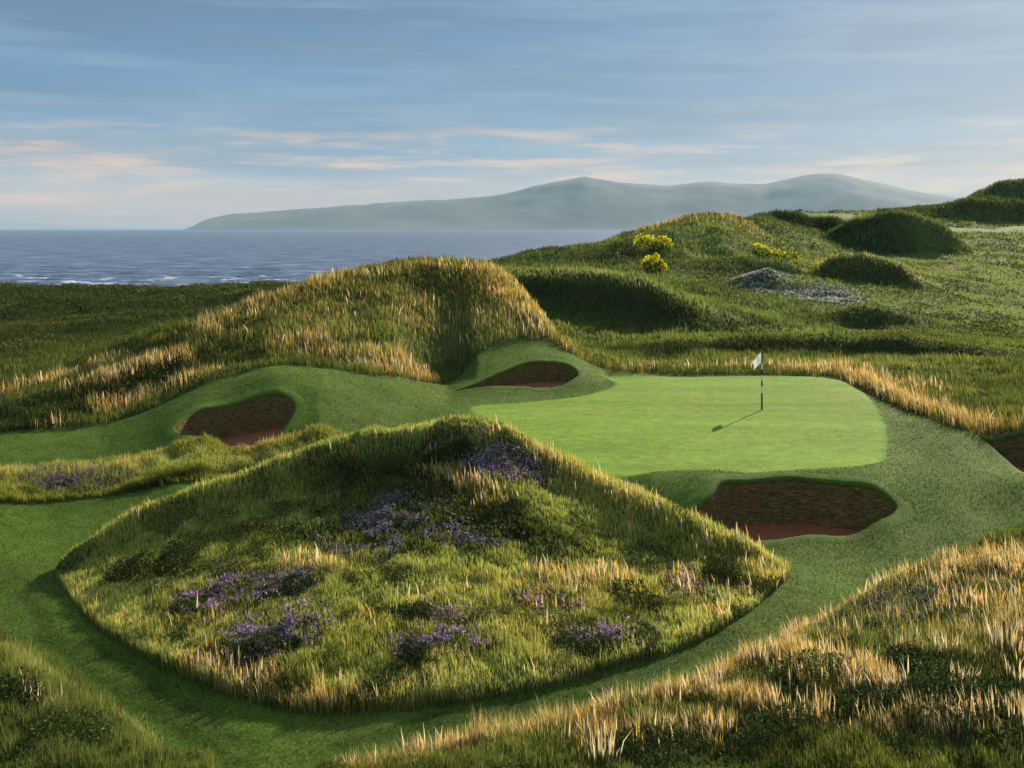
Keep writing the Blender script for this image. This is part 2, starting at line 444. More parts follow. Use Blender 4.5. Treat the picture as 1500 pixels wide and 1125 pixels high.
def leaf_material(name, trans=0.42, rough=0.7, spec=0.05):
    m, nt, out = new_mat(name)
    at = N(nt, 'ShaderNodeAttribute', attribute_name='col')
    bs = N(nt, 'ShaderNodeBsdfPrincipled', Roughness=rough)
    bs.inputs['Specular IOR Level'].default_value = spec
    tr = N(nt, 'ShaderNodeBsdfTranslucent')
    geo = N(nt, 'ShaderNodeNewGeometry')
    n1 = N(nt, 'ShaderNodeTexNoise', Scale=6.0, Detail=3.0)
    nt.links.new(geo.outputs['Position'], n1.inputs['Vector'])
    v = mathn(nt, 'MULTIPLY_ADD', n1.outputs[0], 0.8, 0.6)
    vc = N(nt, 'ShaderNodeCombineColor')
    for i in range(3):
        nt.links.new(v, vc.inputs[i])
    c = mixc(nt, 1.0, at.outputs['Color'], vc.outputs[0], 'MULTIPLY')
    nt.links.new(c, bs.inputs['Base Color']); nt.links.new(c, tr.inputs['Color'])
    mx = N(nt, 'ShaderNodeMixShader'); mx.inputs[0].default_value = trans
    nt.links.new(bs.outputs[0], mx.inputs[1]); nt.links.new(tr.outputs[0], mx.inputs[2])
    nt.links.new(mx.outputs[0], out.inputs[0])
    return m


def plain_material(name, color, rough=0.6, noise=0.3, scale=20.0, spec=0.3, metallic=0.0, bump=0.0):
    m, nt, out = new_mat(name)
    geo = N(nt, 'ShaderNodeNewGeometry')
    n1 = N(nt, 'ShaderNodeTexNoise', Scale=scale, Detail=6.0, Roughness=0.65)
    nt.links.new(geo.outputs['Position'], n1.inputs['Vector'])
    lo = tuple(c * (1 - noise) for c in color); hi = tuple(min(1, c * (1 + noise)) for c in color)
    c = ramp(nt, n1.outputs[0], [(0.3, lo), (0.7, hi)])
    bs = N(nt, 'ShaderNodeBsdfPrincipled', Roughness=rough, Metallic=metallic)
    bs.inputs['Specular IOR Level'].default_value = spec
    nt.links.new(c, bs.inputs['Base Color'])
    if bump:
        bp = N(nt, 'ShaderNodeBump', Strength=0.6, Distance=bump)
        nt.links.new(n1.outputs[0], bp.inputs['Height']); nt.links.new(bp.outputs[0], bs.inputs['Normal'])
    nt.links.new(bs.outputs[0], out.inputs[0])
    return m


M_TURF = turf_material()
M_GRASS = leaf_material('grass_blade', 0.5)
M_LEAF = leaf_material('shrub_leaf', 0.25)
M_FLOWER = leaf_material('flower_petal', 0.35)


def sod_material():
    m, nt, out = new_mat('stacked_sod')
    geo = N(nt, 'ShaderNodeNewGeometry')
    mp = N(nt, 'ShaderNodeMapping'); mp.inputs['Scale'].default_value = (5.0, 5.0, 24.0)
    nt.links.new(geo.outputs['Position'], mp.inputs[0])
    n1 = N(nt, 'ShaderNodeTexNoise', Scale=1.0, Detail=9.0, Roughness=0.8)
    nt.links.new(mp.outputs[0], n1.inputs['Vector'])
    n2 = N(nt, 'ShaderNodeTexNoise', Scale=1.3, Detail=3.0)
    nt.links.new(geo.outputs['Position'], n2.inputs['Vector'])
    a = ramp(nt, n1.outputs[0], [(0.32, (0.045, 0.032, 0.018)), (0.5, (0.15, 0.11, 0.055)), (0.66, (0.36, 0.28, 0.13))])
    b = ramp(nt, n2.outputs[0], [(0.35, (0.95, 0.80, 0.6)), (0.65, (0.78, 0.85, 0.55))])
    c = mixc(nt, 1.0, a, b, 'MULTIPLY')
    bs = N(nt, 'ShaderNodeBsdfPrincipled', Roughness=0.95)
    bs.inputs['Specular IOR Level'].default_value = 0.1
    nt.links.new(c, bs.inputs['Base Color'])
    bp = N(nt, 'ShaderNodeBump', Strength=0.9, Distance=0.03)
    nt.links.new(n1.outputs[0], bp.inputs['Height']); nt.links.new(bp.outputs[0], bs.inputs['Normal'])
    nt.links.new(bs.outputs[0], out.inputs[0])
    return m


M_SOD = sod_material()
M_SAND = plain_material('red_sand', (0.175, 0.066, 0.030), 0.95, 0.3, 9.0, 0.1, bump=0.02)


# ------------------------------------------------------------------ mesh helpers
def link(name, me, mat=None, parent=None, smooth=False):
    o = bpy.data.objects.new(name, me); COL.objects.link(o)
    if mat is not None and not me.materials:
        me.materials.append(mat)
    if parent is not None:
        o.parent = parent
        o.location = (0, 0, 0)
    if smooth:
        me.polygons.foreach_set('use_smooth', np.ones(len(me.polygons), bool))
    return o


def raw_mesh(name, verts, quads=None, tris=None, col=None):
    me = bpy.data.meshes.new(name)
    verts = np.asarray(verts, np.float32)
    me.vertices.add(len(verts)); me.vertices.foreach_set('co', verts.ravel())
    q = np.zeros((0, 4), np.int32) if quads is None else np.asarray(quads, np.int32)
    t = np.zeros((0, 3), np.int32) if tris is None else np.asarray(tris, np.int32)
    nl = q.size + t.size
    me.loops.add(nl)
    me.loops.foreach_set('vertex_index', np.concatenate([q.ravel(), t.ravel()]))
    me.polygons.add(len(q) + len(t))
    st = np.concatenate([np.arange(len(q)) * 4, q.size + np.arange(len(t)) * 3]).astype(np.int32)
    me.polygons.foreach_set('loop_start', st)
    if col is not None:
        a = me.attributes.new('col', 'FLOAT_COLOR', 'POINT')
        c4 = np.ones((len(verts), 4), np.float32); c4[:, :3] = col
        a.data.foreach_set('color', c4.ravel())
    me.update(calc_edges=True)
    return me


def empty(name, loc):
    o = bpy.data.objects.new(name, None); COL.objects.link(o); o.location = loc
    o.empty_display_size = 0.2
    return o


def tag(o, label=None, cat=None, group=None, kind=None):
    if label: o['label'] = label
    if cat: o['category'] = cat
    if group: o['group'] = group
    if kind: o['kind'] = kind
    return o


# ------------------------------------------------------------------ ground colours (kind of turf, plus shade painted in along DARK)
C_GREEN = np.array([0.130, 0.215, 0.024]); C_FAIR = np.array([0.056, 0.098, 0.014]); C_ROUGH = np.array([0.050, 0.066, 0.018])
C_FIELD = np.array([0.060, 0.105, 0.024])


def ground_col(x, y, r, g):
    r = r[..., None]; g = g[..., None]
    n = fbm(x, y, 2.5, 41)[..., None]; n2 = fbm(x, y, 12, 43)[..., None]
    fair = C_FAIR * (0.66 + 0.68 * n)
    rgh = C_ROUGH * (0.7 + 0.6 * n)
    fieldw = sstep(50, 75, y)[..., None]
    rgh = rgh * (1 - fieldw) + C_FIELD * (0.55 + 0.9 * n2) * fieldw
    grn = C_GREEN * (0.62 + 0.60 * fbm(x * .22, y * 1.5, 2.0, 47)[..., None] * 1.0 + 0.15 * fbm(x, y, 4.0, 48)[..., None])
    dry = sstep(.55, .75, fbm(x * .5, y, 1.8, 49))[..., None] * .35
    grn = grn * (1 - dry) + np.array([0.19, 0.22, 0.05]) * dry
    fdry = sstep(.52, .75, fbm(x, y * 1.2, 2.6, 50))[..., None] * .5
    fair = fair * (1 - fdry) + np.array([0.088, 0.115, 0.024]) * fdry
    c = fair * (1 - r) + rgh * r
    return c * (1 - g) + grn * g


# DARK: heath plus shade painted on bank faces; RIM: pale grass plus painted light
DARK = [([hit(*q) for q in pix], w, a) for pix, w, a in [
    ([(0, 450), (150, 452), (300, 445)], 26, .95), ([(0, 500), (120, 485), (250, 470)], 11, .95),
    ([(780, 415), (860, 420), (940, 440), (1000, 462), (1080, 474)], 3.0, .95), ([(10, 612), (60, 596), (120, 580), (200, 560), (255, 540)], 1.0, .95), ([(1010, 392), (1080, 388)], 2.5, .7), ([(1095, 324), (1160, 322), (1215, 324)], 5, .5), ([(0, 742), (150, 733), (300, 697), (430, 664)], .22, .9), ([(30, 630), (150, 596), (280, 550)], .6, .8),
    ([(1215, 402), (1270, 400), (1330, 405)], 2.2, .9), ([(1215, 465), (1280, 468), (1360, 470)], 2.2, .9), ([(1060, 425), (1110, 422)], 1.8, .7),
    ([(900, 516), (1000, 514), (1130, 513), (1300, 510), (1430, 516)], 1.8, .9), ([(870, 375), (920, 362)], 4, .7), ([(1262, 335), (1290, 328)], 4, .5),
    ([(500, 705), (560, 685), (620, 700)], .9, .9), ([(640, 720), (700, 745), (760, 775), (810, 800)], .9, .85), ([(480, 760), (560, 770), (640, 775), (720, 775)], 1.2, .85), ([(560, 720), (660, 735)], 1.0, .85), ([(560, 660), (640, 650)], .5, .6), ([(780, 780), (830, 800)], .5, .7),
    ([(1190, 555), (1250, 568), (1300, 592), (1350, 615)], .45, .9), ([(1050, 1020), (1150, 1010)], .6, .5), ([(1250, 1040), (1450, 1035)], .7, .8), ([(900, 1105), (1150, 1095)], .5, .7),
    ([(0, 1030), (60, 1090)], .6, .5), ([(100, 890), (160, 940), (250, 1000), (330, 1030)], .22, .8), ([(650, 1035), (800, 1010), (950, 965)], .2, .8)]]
RIM = [([hit(*q) for q in [(560, 500), (650, 480), (720, 480)]], 3.0, .5)] + [([hit(*q) for q in pix], w, a) for pix, w, a in [  # first run is painted lighter to lift the shaded dune face
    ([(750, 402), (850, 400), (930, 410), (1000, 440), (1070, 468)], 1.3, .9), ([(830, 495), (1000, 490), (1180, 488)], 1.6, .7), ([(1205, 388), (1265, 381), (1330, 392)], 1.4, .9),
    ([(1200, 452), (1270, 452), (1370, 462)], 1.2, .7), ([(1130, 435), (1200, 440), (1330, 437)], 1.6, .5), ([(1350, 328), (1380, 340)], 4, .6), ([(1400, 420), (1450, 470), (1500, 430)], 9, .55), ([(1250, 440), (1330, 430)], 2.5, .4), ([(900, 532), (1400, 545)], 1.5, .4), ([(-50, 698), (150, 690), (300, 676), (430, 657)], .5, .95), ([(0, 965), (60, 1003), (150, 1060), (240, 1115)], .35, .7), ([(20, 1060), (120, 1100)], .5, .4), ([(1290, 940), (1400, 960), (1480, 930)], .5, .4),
    ([(230, 770), (350, 740), (450, 720)], 1.0, .5), ([(110, 850), (180, 920), (270, 975), (350, 1003)], .6, .9), ([(560, 1020), (720, 1002), (840, 980), (950, 950), (1100, 885)], .6, .9), ([(140, 800), (300, 722), (450, 674), (560, 644), (660, 626), (740, 640)], .5, .9), ([(760, 655), (900, 720), (1100, 805)], .7, .6), ([(140, 830), (180, 870), (300, 840)], 1.2, .8), ([(210, 790), (300, 765), (400, 745), (450, 760)], 1.2, .8), ([(560, 860), (700, 850), (850, 840)], 1.2, .6), ([(820, 740), (900, 770), (960, 800)], 1.2, .7), ([(420, 830), (480, 840)], .6, .6)]]  # left flank runs paint extra light onto the mound's shaded side
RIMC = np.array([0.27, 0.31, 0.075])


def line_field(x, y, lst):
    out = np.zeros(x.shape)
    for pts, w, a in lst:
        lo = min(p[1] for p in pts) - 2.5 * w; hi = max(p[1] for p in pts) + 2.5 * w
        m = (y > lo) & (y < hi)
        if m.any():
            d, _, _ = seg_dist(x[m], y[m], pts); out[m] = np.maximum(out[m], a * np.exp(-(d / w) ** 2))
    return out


# mower and trolley tracks worn into the path
TRACKS = [[(38, 870), (80, 930), (140, 985), (220, 1040), (300, 1095)], [(62, 930), (130, 985), (200, 1025), (280, 1070)], [(160, 1000), (260, 1062), (345, 1118)],
          [(120, 940), (190, 985), (280, 1045), (370, 1098)],
          [(500, 1092), (700, 1048), (850, 1018), (980, 975), (1080, 930)], [(560, 1075), (760, 1030), (930, 985), (1060, 925)]]
GC = ground_col(GX, GY, rough, greenw)
near = GY < 32
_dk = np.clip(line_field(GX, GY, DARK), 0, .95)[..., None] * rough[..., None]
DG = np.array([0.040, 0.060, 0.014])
GC = GC * (1 - _dk) + DG * .5 * _dk  # ground darkened too, for heath and for painted bank shade
for t in TRACKS:
    pts = [hit(*p) for p in t]
    d = np.full(GX.shape, 9.0)
    d[near], par, _ = seg_dist(GX[near] + (fbm(GX[near], GY[near], .9, 62) - .5) * .25, GY[near], pts)
    w = np.clip(np.exp(-(d / (.16 + .12 * fbm(GX, GY, 1.5, 61))) ** 2) * (1 - rough) * 1.5 * (0.15 + fbm(GX, GY, .7, 60)), 0, .9)
    GC = GC * (1 - w[..., None]) + np.array([0.030, 0.055, 0.008]) * w[..., None]
# the light mown strips far off at the right
for k_, q_ in enumerate(STRIPS):
    w = (1 - sstep(-2, 2, poly_sd(GX, GY, q_)))[..., None]
    GC = GC * (1 - w) + np.array([0.058, 0.120, 0.018]) * w

# ------------------------------------------------------------------ cut the land into its sheets
idx = np.arange(NU * NV).reshape(NV, NU)
quads = np.stack([idx[:-1, :-1], idx[:-1, 1:], idx[1:, 1:], idx[1:, :-1]], -1).reshape(-1, 4)


def fc(A):
    return ((A[:-1, :-1] + A[:-1, 1:] + A[1:, 1:] + A[1:, :-1]) / 4).ravel()


f_hole = fc(bun_sd) < 0.10
f_green = fc(greenw) > 0.5
f_rough = fc(rough) > 0.5
f_own = GO[:-1, :-1].ravel()
part = np.zeros(len(quads), int)                            # 0 ground
part[~f_rough] = 1
part[f_green] = 2
GROUPS = {3: ['mound'], 4: ['dune', 'ridge_far', 'ridge_near'], 5: ['dune_dark'], 6: ['left_rough'], 7: ['right_rough'], 8: ['berm'], 9: ['knoll'], 10: ['far_mound', 'far_hill']}
for k, ns in GROUPS.items():
    part[f_rough & np.isin(f_own, [names.index(n) for n in ns])] = k
part[f_hole] = -1
gx_, gy_ = np.gradient(GZ, axis=1), np.gradient(GZ, axis=0)
Pv = np.stack([GX, GY, GZ], -1)
tu = np.gradient(Pv, axis=1); tv = np.gradient(Pv, axis=0)
nrm = np.cross(tu, tv); nrm /= np.linalg.norm(nrm, axis=-1, keepdims=True)
Pv = Pv.reshape(-1, 3); nrm = nrm.reshape(-1, 3); GCf = GC.reshape(-1, 3)
SHEETS = {0: ('ground', 'dark green rough ground spreading from the dunes to the shore and far fields'),
          1: ('fairway', 'mown dull green turf winding round the foreground mound to the green'),
          2: ('putting_green', 'smooth bright green putting surface around the flagstick'),
          3: ('mound', 'large grassy mound with purple heather in the middle foreground'),
          4: ('dune', 'tall dune with golden grass along its crest, left of the green'),
          5: ('dune', 'dark shaded dune with a light rim behind the green'),
          6: ('mound', 'rough green bank in the bottom left corner beside the path'),
          7: ('mound', 'golden rough bank in the bottom right corner beside the path'),
          8: ('berm', 'low berm of yellow green grass between path and left bunker'),
          9: ('knoll', 'dark rounded knoll on the far field below the hills'),
          10: ('hill', 'dark grassy hill at the far right edge above the fields')}
for k, (nm, lab) in SHEETS.items():
    q = quads[part == k]
    if len(q) == 0:
        continue
    used = np.unique(q); remap = np.full(len(Pv), -1); remap[used] = np.arange(len(used))
    me = raw_mesh(nm, Pv[used], remap[q], None, GCf[used])
    o = link(nm, me, M_TURF, smooth=True)
    me.normals_split_custom_set_from_vertices(nrm[used].astype(float).tolist())
    tag(o, lab, 'ground', kind='structure')

# ------------------------------------------------------------------ bunkers
def make_bunker(key, label, floor, lean=0.16, layers=16, group='sod walled bunkers around the green'):
    ring = BSM[key]; n = len(ring)
    area = 0.5 * np.sum(ring[:, 0] * np.roll(ring[:, 1], -1) - np.roll(ring[:, 0], -1) * ring[:, 1])
    if area < 0:
        ring = ring[::-1].copy()
    cen = ring.mean(0)
    tan = np.roll(ring, -1, 0) - np.roll(ring, 1, 0); tan /= np.linalg.norm(tan, axis=1, keepdims=True)
    inn = np.stack([-tan[:, 1], tan[:, 0]], 1)
    zt = zat(ring[:, 0], ring[:, 1])
    zf = np.minimum(floor(ring[:, 0], ring[:, 1]), zt - 0.07)
    root = empty('sand_bunker', (cen[0], cen[1], float(np.min(zf))))
    off = np.array([cen[0], cen[1], float(np.min(zf))])
    tag(root, label, 'bunker', group)
    # the wall of stacked sods
    rows = []
    ang = np.arange(n) * 0.37
    for L in range(layers * 2 + 1):
        t = L / (layers * 2)
        jit = (0.022 if L % 2 else -0.012) + (fbm(ang * 3 + L * 7.7, ang * 0 + L * 3.1, 1.0, 70) - .5) * 0.05
        dep = (zt - zf + 0.12) * t
        ins = lean * dep + jit * min(1, t * 6) * np.clip((zt - zf) / .4, 0, 1)
        p = ring + inn * ins[:, None]
        rows.append(np.column_stack([p, zt + 0.015 - dep]))
    V = np.concatenate(rows) - off
    i0 = np.arange(n); i1 = (i0 + 1) % n
    qs = np.concatenate([np.stack([r * n + i0, r * n + i1, (r + 1) * n + i1, (r + 1) * n + i0], 1) for r in range(layers * 2)])
    link('sod_wall', raw_mesh('sod_wall', V, qs[:, ::-1]), M_SOD, root)
    # sand
    inner = ring + inn * (lean * (zt - zf))[:, None]
    c2 = inner.mean(0); rows = []
    R = 14
    for r in range(R + 1):
        s = r / R
        p = c2 + (inner + inn * -0.05 - c2) * s
        z = np.minimum(floor(p[:, 0], p[:, 1]), 99) * (1 - s ** 4) + zf * s ** 4 + 0.05 * s ** 6 + (fbm(p[:, 0], p[:, 1], .5, 77) - .5) * 0.05
        rows.append(np.column_stack([p, z]))
    V = np.concatenate(rows) - off
    qs = np.concatenate([np.stack([r * n + i0, r * n + i1, (r + 1) * n + i1, (r + 1) * n + i0], 1) for r in range(R)])
    link('sand_floor', raw_mesh('sand_floor', V, qs[:, ::-1]), M_SAND, root, smooth=True)
    # turf lip that rolls over the wall
    rows = []; cols = []
    for dd, dz in ((0.05, -0.08), (0.045, -0.025), (0.015, 0.005), (-0.06, 0.016), (-0.18, 0.016), (-0.36, 0.010), (-0.6, -0.05)):
        p = ring + inn * dd
        z = zat(p[:, 0], p[:, 1]) + dz + (fbm(p[:, 0], p[:, 1], .15, 78) - .5) * 0.02
        u = p[:, 0] / p[:, 1]; v = np.log(p[:, 1])
        rows.append(np.column_stack([p, z]))
        cols.append(grid_at(u, v, GC) if False else np.stack([grid_at(u, v, GC[..., k]) for k in range(3)], 1))
    V = np.concatenate(rows) - off
    qs = np.concatenate([np.stack([r * n + i0, r * n + i1, (r + 1) * n + i1, (r + 1) * n + i0], 1) for r in range(6)])
    link('turf_lip', raw_mesh('turf_lip', V, qs, None, np.concatenate(cols)), M_TURF, root, smooth=True)
    return root


make_bunker('front', 'large oval bunker with a brown sod wall in front of the green, below the flagstick', lambda x, y: -1.40 + 0 * x)
make_bunker('left', 'tilted oval bunker with red sand in the mown hump at the left', lambda x, y: -0.50 + np.clip((x + 10.9) * .12, -.1, .4))
make_bunker('back', 'small dark bunker with a pointed left end at the foot of the dune', lambda x, y: -0.04 + 0 * x)
make_bunker('right', 'dark bunker cut by the right edge of the picture under pale grass', lambda x, y: -0.95 + 0 * x)

# ------------------------------------------------------------------ blades
def blade_mesh(name, base, hgt, wid, col, tip, lean=0.25, yaw=None, leandir=None):
    n = len(base)
    yaw = rng.uniform(0, 2 * np.pi, n) if yaw is None else yaw
    ld = rng.uniform(0, 2 * np.pi, n) if leandir is None else leandir
    la = np.abs(rng.normal(0, 1, n)) * lean * hgt if np.isscalar(lean) else lean * hgt
    wx = np.cos(yaw) * wid / 2; wy = np.sin(yaw) * wid / 2
    lx = np.cos(ld) * la; ly = np.sin(ld) * la
    V = np.empty((n, 5, 3)); C = np.empty((n, 5, 3))
    V[:, 0] = base + np.stack([-wx, -wy, -0.02 + 0 * wx], 1); V[:, 1] = base + np.stack([wx, wy, -0.02 + 0 * wx], 1)
    mid = base + np.stack([lx * .32, ly * .32, hgt * .55], 1)
    V[:, 2] = mid + np.stack([-wx * .85, -wy * .85, 0 * wx], 1); V[:, 3] = mid + np.stack([wx * .85, wy * .85, 0 * wx], 1)
    V[:, 4] = base + np.stack([lx, ly, hgt * (1 - .12 * np.clip(la / (hgt + 1e-6), 0, 1))], 1)
    C[:, 0] = C[:, 1] = col; C[:, 2] = C[:, 3] = col * .5 + tip * .5; C[:, 4] = tip
    k = np.arange(n) * 5
    q = np.stack([k, k + 1, k + 3, k + 2], 1); t = np.stack([k + 2, k + 3, k + 4], 1)
    return raw_mesh(name, V.reshape(-1, 3), q, t, C.reshape(-1, 3))


def gold_field(x, y):
    """how golden and how tall the fescue stands, by bands drawn along ridges and feet"""
    g = np.zeros(x.shape); tall = np.zeros(x.shape)
    for pts, w, s, h in GOLD:
        lo = min(p[1] for p in pts) - 3 * w; hi = max(p[1] for p in pts) + 3 * w
        m = (y > lo) & (y < hi)
        if not m.any():
            continue
        d, _, _ = seg_dist(x[m], y[m], pts if len(pts) > 1 else [pts[0], (pts[0][0] + .01, pts[0][1])])
        e = np.exp(-(d / w) ** 2)
        g[m] = np.maximum(g[m], s * e); tall[m] = np.maximum(tall[m], h * e)
    return g, tall


def G(pix, w, s, h):
    return ([hit(*p) for p in pix], w, s, h)


GOLD = [
    G([(735, 640), (800, 675), (900, 720), (1000, 762), (1100, 805), (1150, 842)], .5, .55, .16),
    G([(800, 690), (900, 735), (1010, 780), (1100, 830)], .9, .35, .06),
    G([(130, 808), (180, 772), (300, 722), (450, 674), (560, 644), (660, 626), (720, 636)], .35, .25, .16),
    G([(105, 860), (180, 930), (270, 985)], .45, .22, .14),
    G([(270, 985), (350, 1012), (420, 1028), (520, 1032), (570, 1024)], .5, .70, .14),
    G([(600, 1020), (720, 1005), (840, 982), (950, 952)], .45, .28, .12),
    G([(1020, 930), (1100, 885), (1140, 855)], .5, .45, .10),
    G([(650, 680), (690, 720), (735, 745)], .55, .8, .10),
    G([(430, 830), (500, 835)], .5, .55, .18), G([(800, 850), (910, 855)], .5, .65, .25),
    G([(560, 900), (700, 880), (880, 870)], 1.2, .3, .05), G([(250, 880), (300, 930)], 1.0, .3, .05), G([(650, 960), (800, 940)], 1.0, .3, .05),
    G([(985, 860), (1050, 870)], .8, .4, .08),
    # the big dune
    G([(300, 484), (350, 462), (400, 443), (500, 410), (600, 393), (690, 393)], 1.2, .60, .30),
    G([(700, 400), (735, 420), (760, 445), (785, 470), (803, 490)], 1.6, 1.0, .35),
    G([(470, 512), (520, 525), (560, 540), (605, 548)], 1.1, 1.0, .30),
    G([(365, 500), (420, 510)], 1.2, .5, .2), G([(500, 470), (600, 460), (720, 470)], 3.5, .35, .15),
    G([(0, 585), (60, 565), (110, 550), (160, 532)], .6, .95, .25),
    G([(105, 572), (150, 560), (200, 542), (265, 520)], .65, .9, .25),
    G([(10, 655), (50, 640), (80, 628)], .5, .8, .25), G([(150, 605), (200, 592), (250, 575), (310, 552)], .7, .75, .25),
    # right of the green
    G([(1160, 545), (1220, 548), (1260, 560), (1310, 580), (1360, 605), (1410, 628)], .9, 1.0, .42),
    G([(1420, 632), (1470, 632), (1540, 635)], .8, .9, .45), G([(900, 543), (1000, 543), (1150, 540)], 1.0, .45, .10),
    G([(1250, 545), (1330, 570)], 2.2, .5, .2),
    # far hummocks
    G([(980, 330), (1060, 325), (1080, 326)], 4, .5, .4), G([(1210, 385), (1270, 380), (1320, 392)], 2.0, .35, .3),
    # bottom right bank
    G([(500, 1125), (650, 1098), (800, 1068), (950, 1030), (1050, 990), (1130, 955), (1200, 910), (1300, 850), (1400, 808), (1500, 770)], .45, .85, .26),
    G([(1330, 855), (1420, 840), (1520, 830)], 1.1, .8, .2), G([(1000, 1010), (1080, 1030), (1180, 1055), (1300, 1070), (1450, 1065), (1550, 1060)], .32, .75, .22),
    G([(1220, 985), (1290, 1010)], .5, .7, .3), G([(1440, 900), (1530, 960)], 1.0, .6, .3), G([(1150, 960), (1200, 1000)], .6, .75, .3),
    G([(1250, 930), (1450, 940)], 1.0, .3, .2), G([(860, 1090), (1050, 1080)], .5, .4, .25),
    # bottom left bank
    G([(0, 960), (60, 1000), (150, 1055), (230, 1110)], .25, .12, .10), G([(40, 1020), (85, 1050)], .25, .4, .1),
    # berm
    G([(0, 700), (150, 692), (300, 670), (430, 648)], .5, .25, .2),
]

# where heather and low shrubs grow, the grass thins
PATCH = []      # (x, y, rx, ry)


def sample(n, umin, umax, ymin, ymax):
    u = rng.uniform(umin, umax, n); v = rng.uniform(math.log(ymin), math.log(ymax), n)
    y = np.exp(v)
    return u * y, y, u, v


YG = np.array([0.235, 0.240, 0.036]); MG = np.array([0.105, 0.138, 0.030]); DG = np.array([0.040, 0.060, 0.014])
GOLDC = np.array([0.62, 0.39, 0.085]); ORANGE = np.array([0.56, 0.26, 0.055]); STRAW = np.array([0.70, 0.58, 0.33]); OLIVE = np.array([0.13, 0.13, 0.035])


def grass_layer(name, label, n, ymin, ymax, owners, hbase, wmin, px_w, bright=1.0, yellow=.4, stalk=.35, umin=-.64, umax=.64, dens=None):
    x, y, u, v = sample(n, umin, umax, ymin, ymax)
    r = grid_at(u, v, rough)
    j = np.clip(np.round((v - LV[0]) / (LV[1] - LV[0])).astype(int), 0, NV - 1); i = np.clip(np.round((u - US[0]) / (US[1] - US[0])).astype(int), 0, NU - 1)
    ow = GO[j, i]
    ok = (r > .45) & (rng.uniform(0, 1, n) < (r - .2) * 1.4) & (bun_sd[j, i] > .12) & (greenw[j, i] < .6)
    if owners is not None:
        ids = [names.index(o) if o != 'none' else -1 for o in owners]
        ok &= np.isin(ow, ids)
    z = grid_at(u, v, GZ)
    ok &= (z + 1.0 - H) / y >= grid_at(u, v, runmax) - 0.012
    for (cx, cy, rx, ry) in PATCH:
        q = ((x - cx) / rx) ** 2 + ((y - cy) / ry) ** 2
        ok &= ~((q < 1) & (rng.uniform(0, 1, n) < .55))
    x, y, z, u, v = x[ok], y[ok], z[ok], u[ok], v[ok]
    m = len(x)
    g, tall = gold_field(x, y)
    fs = 1.0 if ymin < 50 else 3.0
    n1 = fbm(x, y, 2.2 * fs, 101); n2 = fbm(x, y, .7 * fs, 103); n3 = fbm(x, y, 6.0 * fs, 105)
    rnd = rng.uniform(0, 1, m)
    k = sstep(.32, .72, n1 * .6 + n2 * .4 + (rnd - .5) * .25 + (yellow - .4))[:, None]
    col = DG * (1 - k) + MG * k
    yk = sstep(.45, .8, n3 * .5 + n2 * .3 + rnd * .3 + (yellow - .4))[:, None]
    col = col * (1 - yk * .8) + YG * yk * .8
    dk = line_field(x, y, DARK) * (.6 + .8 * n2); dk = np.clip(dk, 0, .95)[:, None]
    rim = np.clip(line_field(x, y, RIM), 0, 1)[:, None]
    col = col * (1 - dk) + DG * .5 * dk  # blades take the heath tone and the painted shade
    col = col * (1 - rim * .75) + RIMC * rim * .75  # pale rim grass, with painted light on rims and flanks
    g = g * (.25 + .95 * sstep(.30, .62, fbm(x, y, .9 * max(1, ymin / 16), 109)))
    isg = rng.uniform(0, 1, m) < np.clip(g * 0.62, 0, 1)
    oc = rng.uniform(0, 1, m)[:, None]
    gc = GOLDC * (1 - oc) + (ORANGE if False else GOLDC) * oc
    on = sstep(.45, .65, fbm(x, y, 1.6, 107))[:, None]
    gc = gc * (1 - on * .6) + ORANGE * on * .6
    st = (rng.uniform(0, 1, m) < stalk)[:, None]
    gc = np.where(st, STRAW, gc)
    col = np.where(isg[:, None], gc * (.65 + .5 * rng.uniform(0, 1, m)[:, None]), col * (.75 + .5 * rng.uniform(0, 1, m)[:, None])) * bright
    px = y / F
    n4 = fbm(x, y, .45 * max(1, ymin / 20), 141, 2)
    hgt = hbase * (.5 + .9 * rng.uniform(0, 1, m)) * (.25 + 1.5 * n4) + np.where(isg, tall * (.3 + .9 * rng.uniform(0, 1, m)) * (.3 + 1.4 * n4), tall * .25)
    hgt = np.maximum(hgt, px * 2.0)
    hgt = hgt * np.where((y > 58) & (u > .30) & (y < 150), .62, 1.0)
    wid = np.maximum(wmin, px * px_w) * (.7 + .6 * rng.uniform(0, 1, m))
    wid = np.where(isg, wid * .8, wid)
    tip = np.where(isg[:, None], np.minimum(col * 1.25, .85), col * 1.35)
    root = np.where(isg[:, None], col * .55 + MG * .45 * bright, col * .9)
    me = blade_mesh(name, np.stack([x, y, z], 1), hgt, wid, root, tip, .27, None, rng.normal(2.6, 1.2, m))
    o = link(name, me, M_GRASS)
    tag(o, label, 'grass', kind='stuff')
    print(name, m)
    return o


# ------------------------------------------------------------------ heather, shrubs, gorse
PURPLE = np.array([0.36, 0.245, 0.39]); LILAC = np.array([0.36, 0.31, 0.44]); PALE = np.array([0.50, 0.46, 0.58]); BROWNP = np.array([0.34, 0.19, 0.24])


